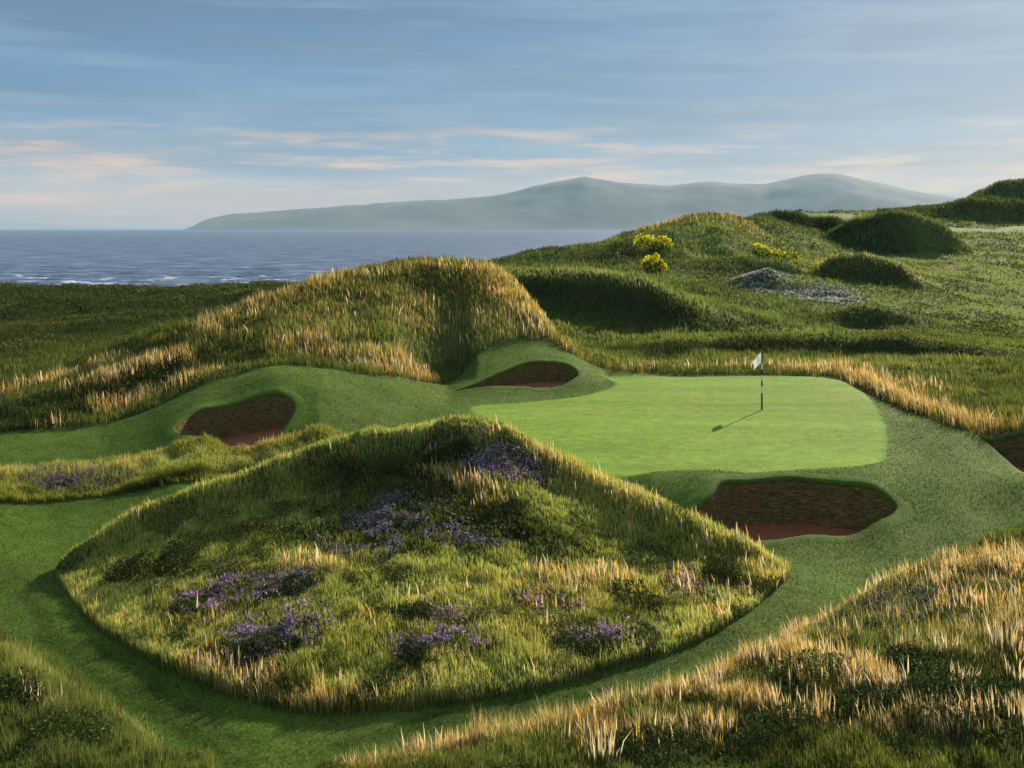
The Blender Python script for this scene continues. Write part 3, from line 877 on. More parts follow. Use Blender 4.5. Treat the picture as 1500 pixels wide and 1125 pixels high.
def leaf_cloud(center, rx, ry, rz, n, size, cols, seed, ang=0.0, top_only=False, patchy=0.0, on_ground=True, lobes=5, flat=False):
    """little leaf faces spread through an uneven low crown that follows the ground"""
    rg = np.random.default_rng(seed)
    cx, cy, cz = center
    wide = .55 if lobes < 8 else .85
    lb = [(rg.uniform(-wide, wide), rg.uniform(-.6, .6), rg.uniform(.45, .8) if lobes < 8 else rg.uniform(.18, .5), rg.uniform(.5, 1.0)) for _ in range(lobes)]
    pts = []
    while sum(len(p) for p in pts) < n:
        a = rg.uniform(-1, 1, (n * 2, 2))
        hh = np.zeros(len(a))
        for lx, ly, lr, lh in lb:
            hh = np.maximum(hh, lh * np.sqrt(np.clip(1 - ((a[:, 0] - lx) ** 2 + (a[:, 1] - ly) ** 2) / lr ** 2, 0, 1)))
        if flat:
            a = np.clip(rg.normal(0, .46, a.shape), -1.5, 1.5)
            _X = a[:, 0] * rx + cx; _Y = a[:, 1] * ry + cy
            a = a[grid_at(_X / _Y, np.log(_Y), rough) > .6]
            hh = .25 + .75 * fbm(a[:, 0] * rx + cx, a[:, 1] * ry + cy, .35 * max(1, cy / 22), seed % 89)
        ok = hh > .05
        if patchy:
            nn = fbm(a[:, 0] * rx * 3 + cx, a[:, 1] * ry * 3 + cy, .9, seed % 97)
            ok &= rg.uniform(0, 1, len(a)) < sstep(patchy - .12, patchy + .12, nn)
        a = a[ok]; hh = hh[ok]
        t = 1 - rg.uniform(0, 1, len(a)) ** 2.2 * (0.25 if top_only else .95)
        ca, sa = math.cos(ang), math.sin(ang)
        X = a[:, 0] * rx * ca - a[:, 1] * ry * sa + cx; Y = a[:, 0] * rx * sa + a[:, 1] * ry * ca + cy
        Z = (zat(X, Y) if on_ground else cz) + hh * t * rz + rg.normal(0, .03, len(a)) * rz
        pts.append(np.stack([X, Y, Z], 1))
    p = np.concatenate(pts)[:n]
    d = rg.normal(0, 1, (n, 3)); d[:, 2] = np.abs(d[:, 2]) * .8 + .2; d /= np.linalg.norm(d, axis=1, keepdims=True)
    s = np.cross(d, rg.normal(0, 1, (n, 3))); s /= np.linalg.norm(s, axis=1, keepdims=True) + 1e-9
    L = size * rg.uniform(.6, 1.5, n)[:, None]; W = L * .42
    V = np.stack([p - s * W * .6, p + s * W * .6, p + d * L + s * W * .15, p + d * L - s * W * .15], 1)
    ci = rg.integers(0, len(cols), n); c = np.array(cols)[ci] * rg.uniform(.7, 1.35, n)[:, None]
    C = np.repeat(c[:, None], 4, 1)
    k = np.arange(n) * 4
    V = V - np.array([cx, cy, cz])
    return raw_mesh('leaves', V.reshape(-1, 3), np.stack([k, k + 1, k + 2, k + 3], 1), None, C.reshape(-1, 3))


def heather(px, py, wpx, hpx, label, flowers, dens=1.0, foliage=None, tilt=0.0, patchy=.47, seed=1, tall=.20):
    c = hit(px, py); s = c[1] / F
    a = hit(px, py - hpx / 2); b = hit(px, py + hpx / 2)
    rx = wpx * .70 * s; ry = 1.5 * max(.35, min(2.6, abs(a[1] - b[1]) / 2))
    root = empty('heather_patch', c)
    tag(root, label, 'heather', 'heather patches in the rough')
    area = rx * ry
    sz = max(.055, 2.0 * s)
    nfl = int(np.clip(area / sz ** 2 * 2.4 * dens, 300, 12000))
    fo = foliage or [MG * .8, MG * 1.1, OLIVE * .9, DG * 1.4]
    f = leaf_cloud(c, rx, ry, tall, int(nfl * .6), sz * 1.2, fo, seed, tilt, patchy=patchy * .9, flat=True)
    link('foliage', f, M_LEAF, root)
    f = leaf_cloud(c, rx * .97, ry * .97, tall * 1.25, nfl, sz * (.6 if c[1] > 60 else 1), flowers, seed, tilt, top_only=True, patchy=patchy, flat=True)
    link('blossom', f, M_FLOWER, root)
    PATCH.append((c[0], c[1], rx, ry))


def shrub(px, py, wpx, hpx, label, cols=None, seed=1, name='low_shrub', cat='shrub', group='low dark shrubs in the rough', blossom=None, n=None):
    c = hit(px, py); s = c[1] / F
    rx = wpx * .58 * s; rz = hpx * s * (1.45 if blossom is None else 1.0); ry = max(rx * .7, .25)
    root = empty(name, c)
    tag(root, label, cat, group)
    sz = max(.05, 2.2 * s)
    n = n or int(np.clip(rx * max(rz, ry) / sz ** 2 * 9, 500, 7000))
    cols = cols or [DG * .55, DG * .9, np.array([.035, .042, .014]), DG * 1.3]
    lobes = 5 if blossom is None else 11
    link('foliage', leaf_cloud(c, rx, ry, rz, n, sz, cols, seed, lobes=lobes), M_LEAF, root)
    # woody stems
    st = []; tr = []; k = 0
    rg = np.random.default_rng(seed + 5)
    vs = []; qs = []
    for i in range(7):
        ax = rg.uniform(-.6, .6) * rx; ay = rg.uniform(-.5, .5) * ry; rr = .012 + .1 * s
        zb = float(zat(c[0] + ax * .3, c[1] + ay * .3)) - c[2] - .03
        p0 = np.array([ax * .3, ay * .3, zb]); p1 = np.array([ax, ay, zb + rz * .7])
        for (p, w) in ((p0, 1.0), (p1, .4)):
            for q in range(5):
                t = q / 5 * 2 * math.pi
                vs.append(p + np.array([math.cos(t), math.sin(t), 0]) * rr * w)
        b = i * 10
        for q in range(5):
            qs.append((b + q, b + (q + 1) % 5, b + 5 + (q + 1) % 5, b + 5 + q))
    link('stems', raw_mesh('stems', np.array(vs), np.array(qs)), M_WOOD, root)
    if blossom is not None:
        link('blossom', leaf_cloud(c, rx * 1.03, ry * 1.03, rz * 1.06, int(n * .75), sz * .9, blossom, seed, top_only=True, patchy=.43, lobes=lobes), M_FLOWER, root)
    PATCH.append((c[0], c[1], rx * .9, ry * .9)); PATCH.append((c[0], c[1], rx * .9, ry * .9)); PATCH.append((c[0], c[1], rx * .8, ry * .8))


M_WOOD = plain_material('heath_stem', (0.09, 0.06, 0.035), 0.9)
PU = [PURPLE, PURPLE * 1.2, BROWNP, np.array([.16, .11, .26])]
GL = [LILAC * .4, LILAC * .5, np.array([.17, .15, .16]), np.array([.2, .18, .24])]
heather(738, 686, 110, 40, 'vivid purple heather on the sunny shoulder of the central mound', PU, 1.5, seed=1, patchy=.36)
heather(330, 880, 120, 46, 'purple heather patch on the mound, left of the pale grass tuft', PU, 1.1, seed=2)
heather(425, 860, 80, 26, 'mauve heather beside dark scrub at the top of the purple drift', GL + PU, .9, seed=3)
heather(395, 938, 130, 56, 'broad purple heather drift over dark shrubs near the foot of the mound', PU, 1.2, seed=4)
heather(640, 945, 130, 34, 'purple heather drift low in the middle of the mound front', PU, 1.1, seed=5)
heather(885, 932, 120, 30, 'violet heather strip above a dark shrub at the lower right of the mound', PU, 1.1, seed=6, tilt=.15)
heather(805, 890, 90, 26, 'dusty pink heather patch between two purple drifts', [BROWNP * 1.4, PURPLE, ORANGE * .8], .8, seed=7)
heather(655, 905, 80, 24, 'faded pink heather above the middle purple drift', [BROWNP * 1.3, PURPLE * .9, OLIVE], .6, seed=8)
heather(560, 775, 130, 70, 'grey lilac heather in the dark hollow of the mound', GL, .9, seed=9, patchy=.5)
heather(690, 790, 90, 30, 'lilac heather at the foot of the dark hollow', GL + [PURPLE], .9, seed=10)
heather(1010, 865, 60, 40, 'small brownish mauve heather near the right end of the mound', [BROWNP, BROWNP * 1.3], .7, seed=11)
heather(110, 704, 130, 28, 'dark lilac heather on the grassy berm at the left edge', [LILAC * .45, LILAC * .6, BROWNP * .7], 1.5, seed=12, patchy=.3, tilt=.1)
heather(1112, 402, 70, 16, 'pale lilac heather on a far hummock left of the dark one', [np.array([.58, .53, .63]), np.array([.66, .62, .70]), MG * 1.6], 2.4, seed=13, patchy=.47, tall=.34)
heather(1212, 441, 80, 16, 'pale grey lilac heather spread in front of the far hummocks', [np.array([.64, .59, .69]), np.array([.72, .68, .76]), MG * 1.6], 2.6, seed=14, patchy=.44, tall=.34)
heather(1335, 885, 200, 70, 'greyish mauve heather among golden stalks on the right bank', [np.array([.16, .15, .13]), np.array([.20, .17, .17]), OLIVE, np.array([.13, .13, .10])], 1.0, seed=15, patchy=.45)

shrub(192, 846, 60, 30, 'dark round shrub, left of a pair, on the left flank of the mound', seed=21)
shrub(262, 838, 66, 36, 'taller dark shrub, right of a pair, on the left flank of the mound', seed=22)
shrub(265, 905, 56, 18, 'dark flat shrub touching the left end of the purple heather', seed=23)
shrub(420, 866, 66, 16, 'dark low shrub under the upper mauve heather', seed=24)
shrub(395, 958, 100, 20, 'wide dark shrub beneath the broad purple drift', seed=25)
shrub(602, 968, 56, 22, 'dark small shrub below the middle purple drift', seed=26)
shrub(600, 908, 60, 20, 'olive dark shrub left of the faded pink heather', seed=27)
shrub(932, 892, 70, 30, 'dark bushy shrub above the violet heather strip', seed=28)
shrub(860, 953, 90, 18, 'dark shrub under the violet heather strip', seed=29)
shrub(1052, 854, 66, 24, 'dark shrub near the right point of the mound', seed=30)
shrub(648, 668, 80, 10, 'dark scrub just under the summit of the mound', seed=31)
shrub(1320, 975, 80, 18, 'dark low shrub between pale tufts on the right bank', seed=32)
shrub(1240, 965, 50, 14, 'small dark shrub at the left of the pale tufts on the right bank', seed=33)
shrub(1180, 1000, 110, 26, 'dark green shrub behind orange grass at the left of the right bank', [DG, MG * .7, MG], seed=34)
shrub(1400, 1035, 180, 28, 'long dark shrub in the hollow of the right bank', [DG, MG * .7, DG * .8], seed=35)
shrub(1270, 1042, 130, 22, 'dark green shrub left of the long one in the hollow', [DG, MG * .7, DG * .8], seed=36)
shrub(30, 1040, 80, 44, 'dark bush on the bottom left bank at the edge', [DG, MG * .7, DG * .8], seed=37)
shrub(100, 1090, 130, 40, 'wide green shrub low on the bottom left bank', [DG, MG, MG * .7], seed=38)
shrub(1120, 1085, 130, 30, 'dark green shrub near the bottom edge right of the path mouth', [DG, MG * .8, DG], seed=39)
shrub(960, 1108, 150, 24, 'dark green shrub at the bottom edge beside the white stalks', [DG, MG * .8, DG], seed=40)
shrub(915, 374, 46, 13, 'dark scrub bush left of the yellow gorse', [DG, DG * .8], seed=41)

YEL = [np.array([.95, .86, .02]), np.array([.92, .80, .02]), np.array([.9, .85, .06])]
gg = 'yellow gorse bushes on the far slope'
shrub(955, 368, 50, 24, 'upper of two round gorse bushes in yellow flower', [DG, MG * .6], 51, 'gorse_bush', 'gorse', gg, YEL, 1500)
shrub(962, 399, 40, 28, 'lower of two round gorse bushes in yellow flower', [DG, MG * .6], 52, 'gorse_bush', 'gorse', gg, YEL, 1500)
shrub(1140, 377, 54, 14, 'low wide yellow gorse bush away to the right of the round pair', [DG, MG * .6], 53, 'gorse_bush', 'gorse', gg, YEL, 1200)

# ------------------------------------------------------------------ straw tufts one can count on the right bank
def tuft(px, py, wpx, hpx, label, n=34, seed=0, spread=.15):
    c = hit(px, py); s = c[1] / F; rg = np.random.default_rng(seed)
    R = wpx / 2 * s
    a = rg.uniform(0, 2 * np.pi, n); r = np.sqrt(rg.uniform(0, 1, n)) * R * .9
    x = c[0] + np.cos(a) * r; y = c[1] + np.sin(a) * r * .7
    base = np.stack([x, y, zat(x, y)], 1) - np.array(c)
    hgt = hpx * s * rg.uniform(.35, 1.15, n)
    col = STRAW * rg.uniform(.8, 1.15, n)[:, None]
    me = blade_mesh('grass_tuft', base, hgt, np.full(n, .016) * rg.uniform(.8, 1.5, n), col * .75, np.minimum(col * 1.15, .9), np.abs(rg.normal(spread, .12, n)), None, a + rg.normal(0, .4, n))
    o = link('grass_tuft', me, M_GRASS); o.location = c
    tag(o, label, 'grass tuft', 'pale straw tufts on the banks')


tuft(1325, 955, 46, 34, 'pale straw tuft behind the small dark shrub on the right bank', seed=61)
tuft(1388, 962, 40, 44, 'upright pale straw tuft in the middle of the right bank', seed=62)
tuft(1475, 960, 56, 54, 'tall fanned straw tuft near the right edge of the picture', 44, seed=63)
tuft(1412, 1008, 46, 40, 'straw tuft fanning to the right above the long dark shrub', seed=64)
tuft(1305, 1028, 44, 32, 'short dense straw tuft beside the orange grass', seed=65)
tuft(1250, 1018, 34, 40, 'thin straw tuft left of the short dense one', 22, seed=66)
tuft(885, 1116, 54, 50, 'tall white straw tuft at the bottom edge beside dark shrubs', 36, seed=67)
tuft(1490, 1000, 40, 40, 'sparse straw tuft at the right edge under the fanned one', 20, seed=68)
tuft(845, 868, 60, 34, 'white straw tuft on the front of the mound, left of a pair', 26, seed=69)
tuft(895, 866, 56, 34, 'white straw tuft on the front of the mound, right of a pair', 26, seed=70)

# ------------------------------------------------------------------ the rough itself
grass_layer('rough_grass', 'yellow green rough grass covering the central mound', 620000, 16, 31, ['mound'], .15, .011, .95, 1.35, .64, .2)
grass_layer('berm_grass', 'yellow green grass leaning along the low berm at the left', 260000, 29, 38, ['berm'], .19, .009, .7, 1.15, .62, .15, -.56, -.1)
grass_layer('bank_grass', 'golden grass and green rough on the bottom right bank', 720000, 10, 30, ['right_rough', 'none'], .16, .010, .95, .95, .38, .35, -.18, .70)
grass_layer('bank_grass', 'green rough grass with a few pale stalks on the bottom left bank', 300000, 10, 24, ['left_rough', 'none'], .25, .010, .95, .95, .42, .35, -.70, -.18)
grass_layer('dune_grass', 'golden and green dune grass on the tall left dune', 420000, 33, 70, ['dune', 'ridge_far', 'ridge_near', 'none', 'fringe', 'hump', 'bank'], .30, .012, .75, .95, .36, .25)
grass_layer('field_grass', 'dark green rough on the far dunes and fields', 530000, 55, 262, None, .30, .02, .95, 1.15, .44, .06)

def mown_layer(n, ymin, ymax):
    x, y, u, v = sample(n, -.66, .66, ymin, ymax)
    r = grid_at(u, v, rough); gw = grid_at(u, v, greenw); z = grid_at(u, v, GZ)
    ok = (r < .5) & (gw < .5) & (grid_at(u, v, bun_sd) > .12) & (poly_sd(x, y, MOWN) < .3) & ((z + .3 - H) / y >= grid_at(u, v, runmax) - .01)
    x, y, z, u, v = x[ok], y[ok], z[ok], u[ok], v[ok]; m = len(x)
    c = np.stack([grid_at(u, v, GC[..., k]) for k in range(3)], 1) * rng.uniform(.80, 1.22, m)[:, None]
    straw = rng.uniform(0, 1, m) < .02
    c = np.where(straw[:, None], np.array([.26, .24, .09]), c)
    h = rng.uniform(.012, .042, m) * (.5 + fbm(x, y, .6, 171))
    w = np.maximum(.006, y / F * .9)
    o = link('mown_grass', blade_mesh('mown_grass', np.stack([x, y, z], 1), h, w, c * .9, c * 1.2, .4), M_GRASS)
    tag(o, 'short mown grass blades of the path and the green surround', 'grass', kind='stuff'); print('mown', m)


mown_layer(600000, 13, 54)
grass_layer('field_grass', 'shaggy dark grass on the knoll and the far hills at the right', 240000, 118, 262, ['knoll', 'far_mound', 'far_hill', 'hummock_h'], .55, .05, 1.0, .8, .34, .02, .14, .56)

# ------------------------------------------------------------------ low leafy scrub that mottles the rough
def scrub_layer(name, label, n, ymin, ymax, owners, cols, size, px_s, hgt, thr, lines=None, umin=-.56, umax=.56, nscale=.8):
    x, y, u, v = sample(n, umin, umax, ymin, ymax)
    r = grid_at(u, v, rough)
    j = np.clip(np.round((v - LV[0]) / (LV[1] - LV[0])).astype(int), 0, NV - 1); i = np.clip(np.round((u - US[0]) / (US[1] - US[0])).astype(int), 0, NU - 1)
    nn = fbm(x, y, nscale, 151, 4)
    pr = sstep(thr - .06, thr + .08, nn)
    if lines is not None:
        pr = np.clip(pr * .25 + line_field(x, y, lines) * sstep(.25, .5, nn), 0, 1)
    ok = (r > .7) & (rng.uniform(0, 1, n) < pr) & (bun_sd[j, i] > .2)
    if owners is not None:
        ok &= np.isin(GO[j, i], [names.index(o) if o != 'none' else -1 for o in owners])
    z = grid_at(u, v, GZ)
    ok &= (z + 1.0 - H) / y >= grid_at(u, v, runmax) - 0.012
    x, y, z, nn = x[ok], y[ok], z[ok], nn[ok]; m = len(x)
    p = np.stack([x, y, z + hgt * np.clip((nn - thr) * 4 + .25, .1, 1) * rng.uniform(.1, 1, m) ** .7], 1)
    d = rng.normal(0, 1, (m, 3)); d[:, 2] = np.abs(d[:, 2]) + .2; d /= np.linalg.norm(d, axis=1, keepdims=True)
    sd_ = np.cross(d, rng.normal(0, 1, (m, 3))); sd_ /= np.linalg.norm(sd_, axis=1, keepdims=True) + 1e-9
    L = (np.maximum(size, y / F * px_s) * rng.uniform(.6, 1.5, m))[:, None]; W = L * .35
    V = np.stack([p - sd_ * W, p + sd_ * W, p + d * L + sd_ * W * .3, p + d * L - sd_ * W * .3], 1)
    ci = np.clip((fbm(x, y, nscale * 2.2, 153) * 1.5 - .25 + rng.normal(0, .18, m)) * len(cols), 0, len(cols) - 1).astype(int)
    C = np.repeat((np.array(cols)[ci] * rng.uniform(.7, 1.3, m)[:, None])[:, None], 4, 1)
    k = np.arange(m) * 4
    o = link(name, raw_mesh(name, V.reshape(-1, 3), np.stack([k, k + 1, k + 2, k + 3], 1), None, C.reshape(-1, 3)), M_LEAF)
    tag(o, label, 'scrub', kind='stuff'); print(name, m)


SC = [DG * .9, DG * 1.6, OLIVE * .8, MG * 1.2, YG * .9, OLIVE * 1.2]
scrub_layer('heath_scrub', 'mottled olive and dark scrub growing among the grass of the mound', 420000, 16, 31, ['mound'], SC, .045, 2.4, .20, .50)
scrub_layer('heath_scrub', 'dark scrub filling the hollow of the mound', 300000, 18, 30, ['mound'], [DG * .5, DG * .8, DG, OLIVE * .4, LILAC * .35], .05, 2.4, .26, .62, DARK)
scrub_layer('bank_scrub', 'dark green leafy scrub in the hollows of the near banks', 420000, 11, 30, ['right_rough', 'left_rough', 'none'], [DG * .8, DG * 1.6, MG * .9, MG * 1.3, YG * .7], .045, 2.4, .20, .55)
scrub_layer('dune_scrub', 'dark scrub on the far dunes and the heath by the shore', 420000, 33, 250, None, [DG * .45, DG * .7, DG, MG * .7], .10, 2.4, .35, .60, DARK, nscale=2.2)
scrub_layer('dune_scrub', 'patchy green scrub mottling the fields behind the green', 300000, 55, 262, None, [DG * .7, DG * 1.3, MG * .8, MG * 1.2, YG * .6], .12, 2.4, .3, .54, nscale=3.5)

# ------------------------------------------------------------------ tall pale stalks standing out of the rough
def stalk_layer(n, ymin, ymax, label, hmin, hmax, wpx, keep):
    x, y, u, v = sample(n, -.56, .56, ymin, ymax)
    g, tall = gold_field(x, y)
    r = grid_at(u, v, rough)
    pr = np.clip(g * 1.2 - .25, 0, 1) * sstep(.38, .66, fbm(x, y, .55 * max(1, ymin / 16), 131)) * keep
    ok = (r > .6) & (rng.uniform(0, 1, n) < pr) & (grid_at(u, v, bun_sd) > .15)
    x, y, u, v, tall = x[ok], y[ok], u[ok], v[ok], tall[ok]
    z = grid_at(u, v, GZ); m = len(x)
    h = rng.uniform(hmin, hmax, m)
    col = STRAW * rng.uniform(.7, 1.15, m)[:, None]; col = np.where((rng.uniform(0, 1, m) < .3)[:, None], GOLDC * 1.1, col)
    wid = np.maximum(.012, y / F * wpx) * rng.uniform(.7, 1.3, m)
    o = link('fescue_stalk', blade_mesh('fescue_stalk', np.stack([x, y, z], 1), h, wid, col * .7, np.minimum(col * 1.15, .9), .22, None, rng.normal(2.6, 1.2, m)), M_GRASS)
    tag(o, label, 'grass', kind='stuff'); print('stalks', m)


stalk_layer(150000, 12, 31, 'pale straw stalks standing along the near banks and the mound edge', .22, .50, 2.1, .85)
stalk_layer(120000, 33, 64, 'pale stalks along the dune crest and right of the green', .35, .65, 1.8, .6)

# ------------------------------------------------------------------ flagstick
def flagstick():
    base = hit(1116, 601)
    root = empty('flagstick', base)
    tag(root, 'black and white banded flagstick with a small white flag on the green', 'flagstick')
    hgt = 85 * base[1] / F
    wht = plain_material('white_paint', (.80, .80, .78), .4, .04); blk = plain_material('black_paint', (.018, .018, .02), .4, .1)
    marks = [0, 190 / 640, 265 / 640, 325 / 640, 385 / 640, 450 / 640, 515 / 640, 1]
    V = []; Qd = []; mi = []
    S = 14
    zs = []
    for i in range(len(marks) - 1):
        zs += [(marks[i] * hgt, i), (marks[i + 1] * hgt, i)]
    for z, i in zs:
        r = .033 - .008 * z / hgt
        for k in range(S):
            t = k / S * 2 * math.pi
            V.append((math.cos(t) * r, math.sin(t) * r, z))
    for i in range(len(marks) - 1):
        for k in range(S):
            a = i * 2 * S
            Qd.append((a + k, a + (k + 1) % S, a + S + (k + 1) % S, a + S + k)); mi.append(i % 2)
    me = raw_mesh('pole', np.array(V), np.array(Qd))
    me.materials.append(blk); me.materials.append(wht)
    me.polygons.foreach_set('material_index', np.array(mi, np.int32))
    link('pole', me, None, root, smooth=True)
    # knob on top
    import bmesh
    bm = bmesh.new(); bmesh.ops.create_uvsphere(bm, u_segments=14, v_segments=8, radius=.026)
    for v in bm.verts: v.co.z += hgt
    me = bpy.data.meshes.new('knob'); bm.to_mesh(me); bm.free(); link('knob', me, blk, root, smooth=True)
    # hole cup in the turf
    bm = bmesh.new()
    S = 28; rings = []
    for r, z in ((.058, .006), (.054, .008), (.052, -.002), (.052, -.10)):
        rings.append([bm.verts.new((math.cos(k / S * 2 * math.pi) * r, math.sin(k / S * 2 * math.pi) * r, z)) for k in range(S)])
    for a, b in zip(rings, rings[1:]):
        for k in range(S):
            bm.faces.new((a[k], a[(k + 1) % S], b[(k + 1) % S], b[k]))
    me = bpy.data.meshes.new('hole_cup'); bm.to_mesh(me); bm.free(); link('hole_cup', me, wht, root, smooth=True)
    # flag hanging in a light wind towards the left
    nx, nz = 22, 18
    W = .30; FH = .40
    V = []
    for j in range(nz + 1):
        for i in range(nx + 1):
            s = i / nx; t = j / nz
            x = -.02 - W * s * (1 - .04 * t)
            z = hgt - .005 - (.205 + .10 * s) * (s ** .9) - FH * t * (.98 - .08 * s) + .03 * math.sin(3.2 * s + 1.0) * s
            y = .045 * s * math.sin(7 * s + 1.4 * t) + .02 * math.sin(5 * t + 3 * s) * s - .05 * s
            V.append((x, y, z))
    Qd = [(j * (nx + 1) + i, j * (nx + 1) + i + 1, (j + 1) * (nx + 1) + i + 1, (j + 1) * (nx + 1) + i) for j in range(nz) for i in range(nx)]
    me = raw_mesh('flag', np.array(V), np.array(Qd))
    m, nt, out = new_mat('flag_cloth')
    geo = N(nt, 'ShaderNodeNewGeometry'); n1 = N(nt, 'ShaderNodeTexNoise', Scale=30.0, Detail=4.0)
    nt.links.new(geo.outputs['Position'], n1.inputs['Vector'])
    c = ramp(nt, n1.outputs[0], [(.35, (.74, .75, .80)), (.65, (.86, .86, .86))])
    d = N(nt, 'ShaderNodeBsdfPrincipled', Roughness=.8); t = N(nt, 'ShaderNodeBsdfTranslucent')
    nt.links.new(c, d.inputs['Base Color']); nt.links.new(c, t.inputs['Color'])
    mx = N(nt, 'ShaderNodeMixShader'); mx.inputs[0].default_value = .5
    nt.links.new(d.outputs[0], mx.inputs[1]); nt.links.new(t.outputs[0], mx.inputs[2]); nt.links.new(mx.outputs[0], out.inputs[0])
    o = link('flag', me, m, root, smooth=True)
    so = o.modifiers.new('thickness', 'SOLIDIFY'); so.thickness = .003; so.offset = 0


flagstick()

# ------------------------------------------------------------------ sea
SEA_Z = -6.0


def sea():
    m, nt, out = new_mat('sea_water')
    geo = N(nt, 'ShaderNodeNewGeometry')
    mp = N(nt, 'ShaderNodeMapping'); mp.inputs['Scale'].default_value = (.16, .42, 1); mp.inputs['Rotation'].default_value = (0, 0, .12)
    nt.links.new(geo.outputs['Position'], mp.inputs[0])
    n1 = N(nt, 'ShaderNodeTexNoise', Scale=1.0, Detail=6.0, Roughness=.6); nt.links.new(mp.outputs[0], n1.inputs['Vector'])
    mp2 = N(nt, 'ShaderNodeMapping'); mp2.inputs['Scale'].default_value = (.06, .09, 1)
    nt.links.new(geo.outputs['Position'], mp2.inputs[0])
    n2 = N(nt, 'ShaderNodeTexNoise', Scale=1.0, Detail=5.0, Roughness=.6); nt.links.new(mp2.outputs[0], n2.inputs['Vector'])
    bs = N(nt, 'ShaderNodeBsdfPrincipled', Roughness=.35); bs.inputs['IOR'].default_value = 1.33
    bs.inputs['Specular IOR Level'].default_value = .35
    c = ramp(nt, n2.outputs[0], [(.36, (.022, .042, .080)), (.5, (.068, .108, .178)), (.66, (.18, .23, .32))])
    # foam: a belt of breakers by the shore and stray whitecaps farther out
    sx = N(nt, 'ShaderNodeSeparateXYZ'); nt.links.new(geo.outputs['Position'], sx.inputs[0])
    belt = N(nt, 'ShaderNodeMapRange'); belt.inputs[1].default_value = 205; belt.inputs[2].default_value = 330; belt.inputs[3].default_value = .16; belt.inputs[4].default_value = 0.0
    nt.links.new(sx.outputs[1], belt.inputs[0])
    mp3 = N(nt, 'ShaderNodeMapping'); mp3.inputs['Scale'].default_value = (.13, .10, 1)
    nt.links.new(geo.outputs['Position'], mp3.inputs[0])
    n3 = N(nt, 'ShaderNodeTexNoise', Scale=1.0, Detail=8.0, Roughness=.68); nt.links.new(mp3.outputs[0], n3.inputs['Vector'])
    v = mathn(nt, 'ADD', n3.outputs[0], belt.outputs[0])
    fm = N(nt, 'ShaderNodeMapRange'); fm.inputs[1].default_value = .635; fm.inputs[2].default_value = .73
    nt.links.new(v, fm.inputs[0])
    c2 = mixc(nt, fm.outputs[0], c, (.58, .64, .72))
    nt.links.new(c2, bs.inputs['Base Color'])
    rr = mathn(nt, 'MULTIPLY_ADD', fm.outputs[0], .5, .35); nt.links.new(rr, bs.inputs['Roughness'])
    bp = N(nt, 'ShaderNodeBump', Strength=1.0, Distance=2.2)
    nt.links.new(n1.outputs[0], bp.inputs['Height']); nt.links.new(bp.outputs[0], bs.inputs['Normal'])
    nt.links.new(bs.outputs[0], out.inputs[0])
    # waves modelled near the shore, a plain sheet beyond
    ys = np.concatenate([np.linspace(120, 420, 260), np.geomspace(425, 10500, 90)])
    us = np.linspace(-.62, .62, 420)
    U, Yg = np.meshgrid(us, ys); X = U * Yg
    zz = SEA_Z + ((fbm(X * .7, Yg, 5.0, 201, 4) - .5) * 1.1) * (1 - sstep(300, 430, Yg))
    i = np.arange(len(ys) * len(us)).reshape(len(ys), len(us))
    q = np.stack([i[:-1, :-1], i[:-1, 1:], i[1:, 1:], i[1:, :-1]], -1).reshape(-1, 4)
    o = link('sea', raw_mesh('sea', np.stack([X, Yg, zz], -1).reshape(-1, 3), q), m, smooth=True)
    tag(o, 'slate blue choppy sea with whitecaps near the shore', 'water', kind='structure')


sea()

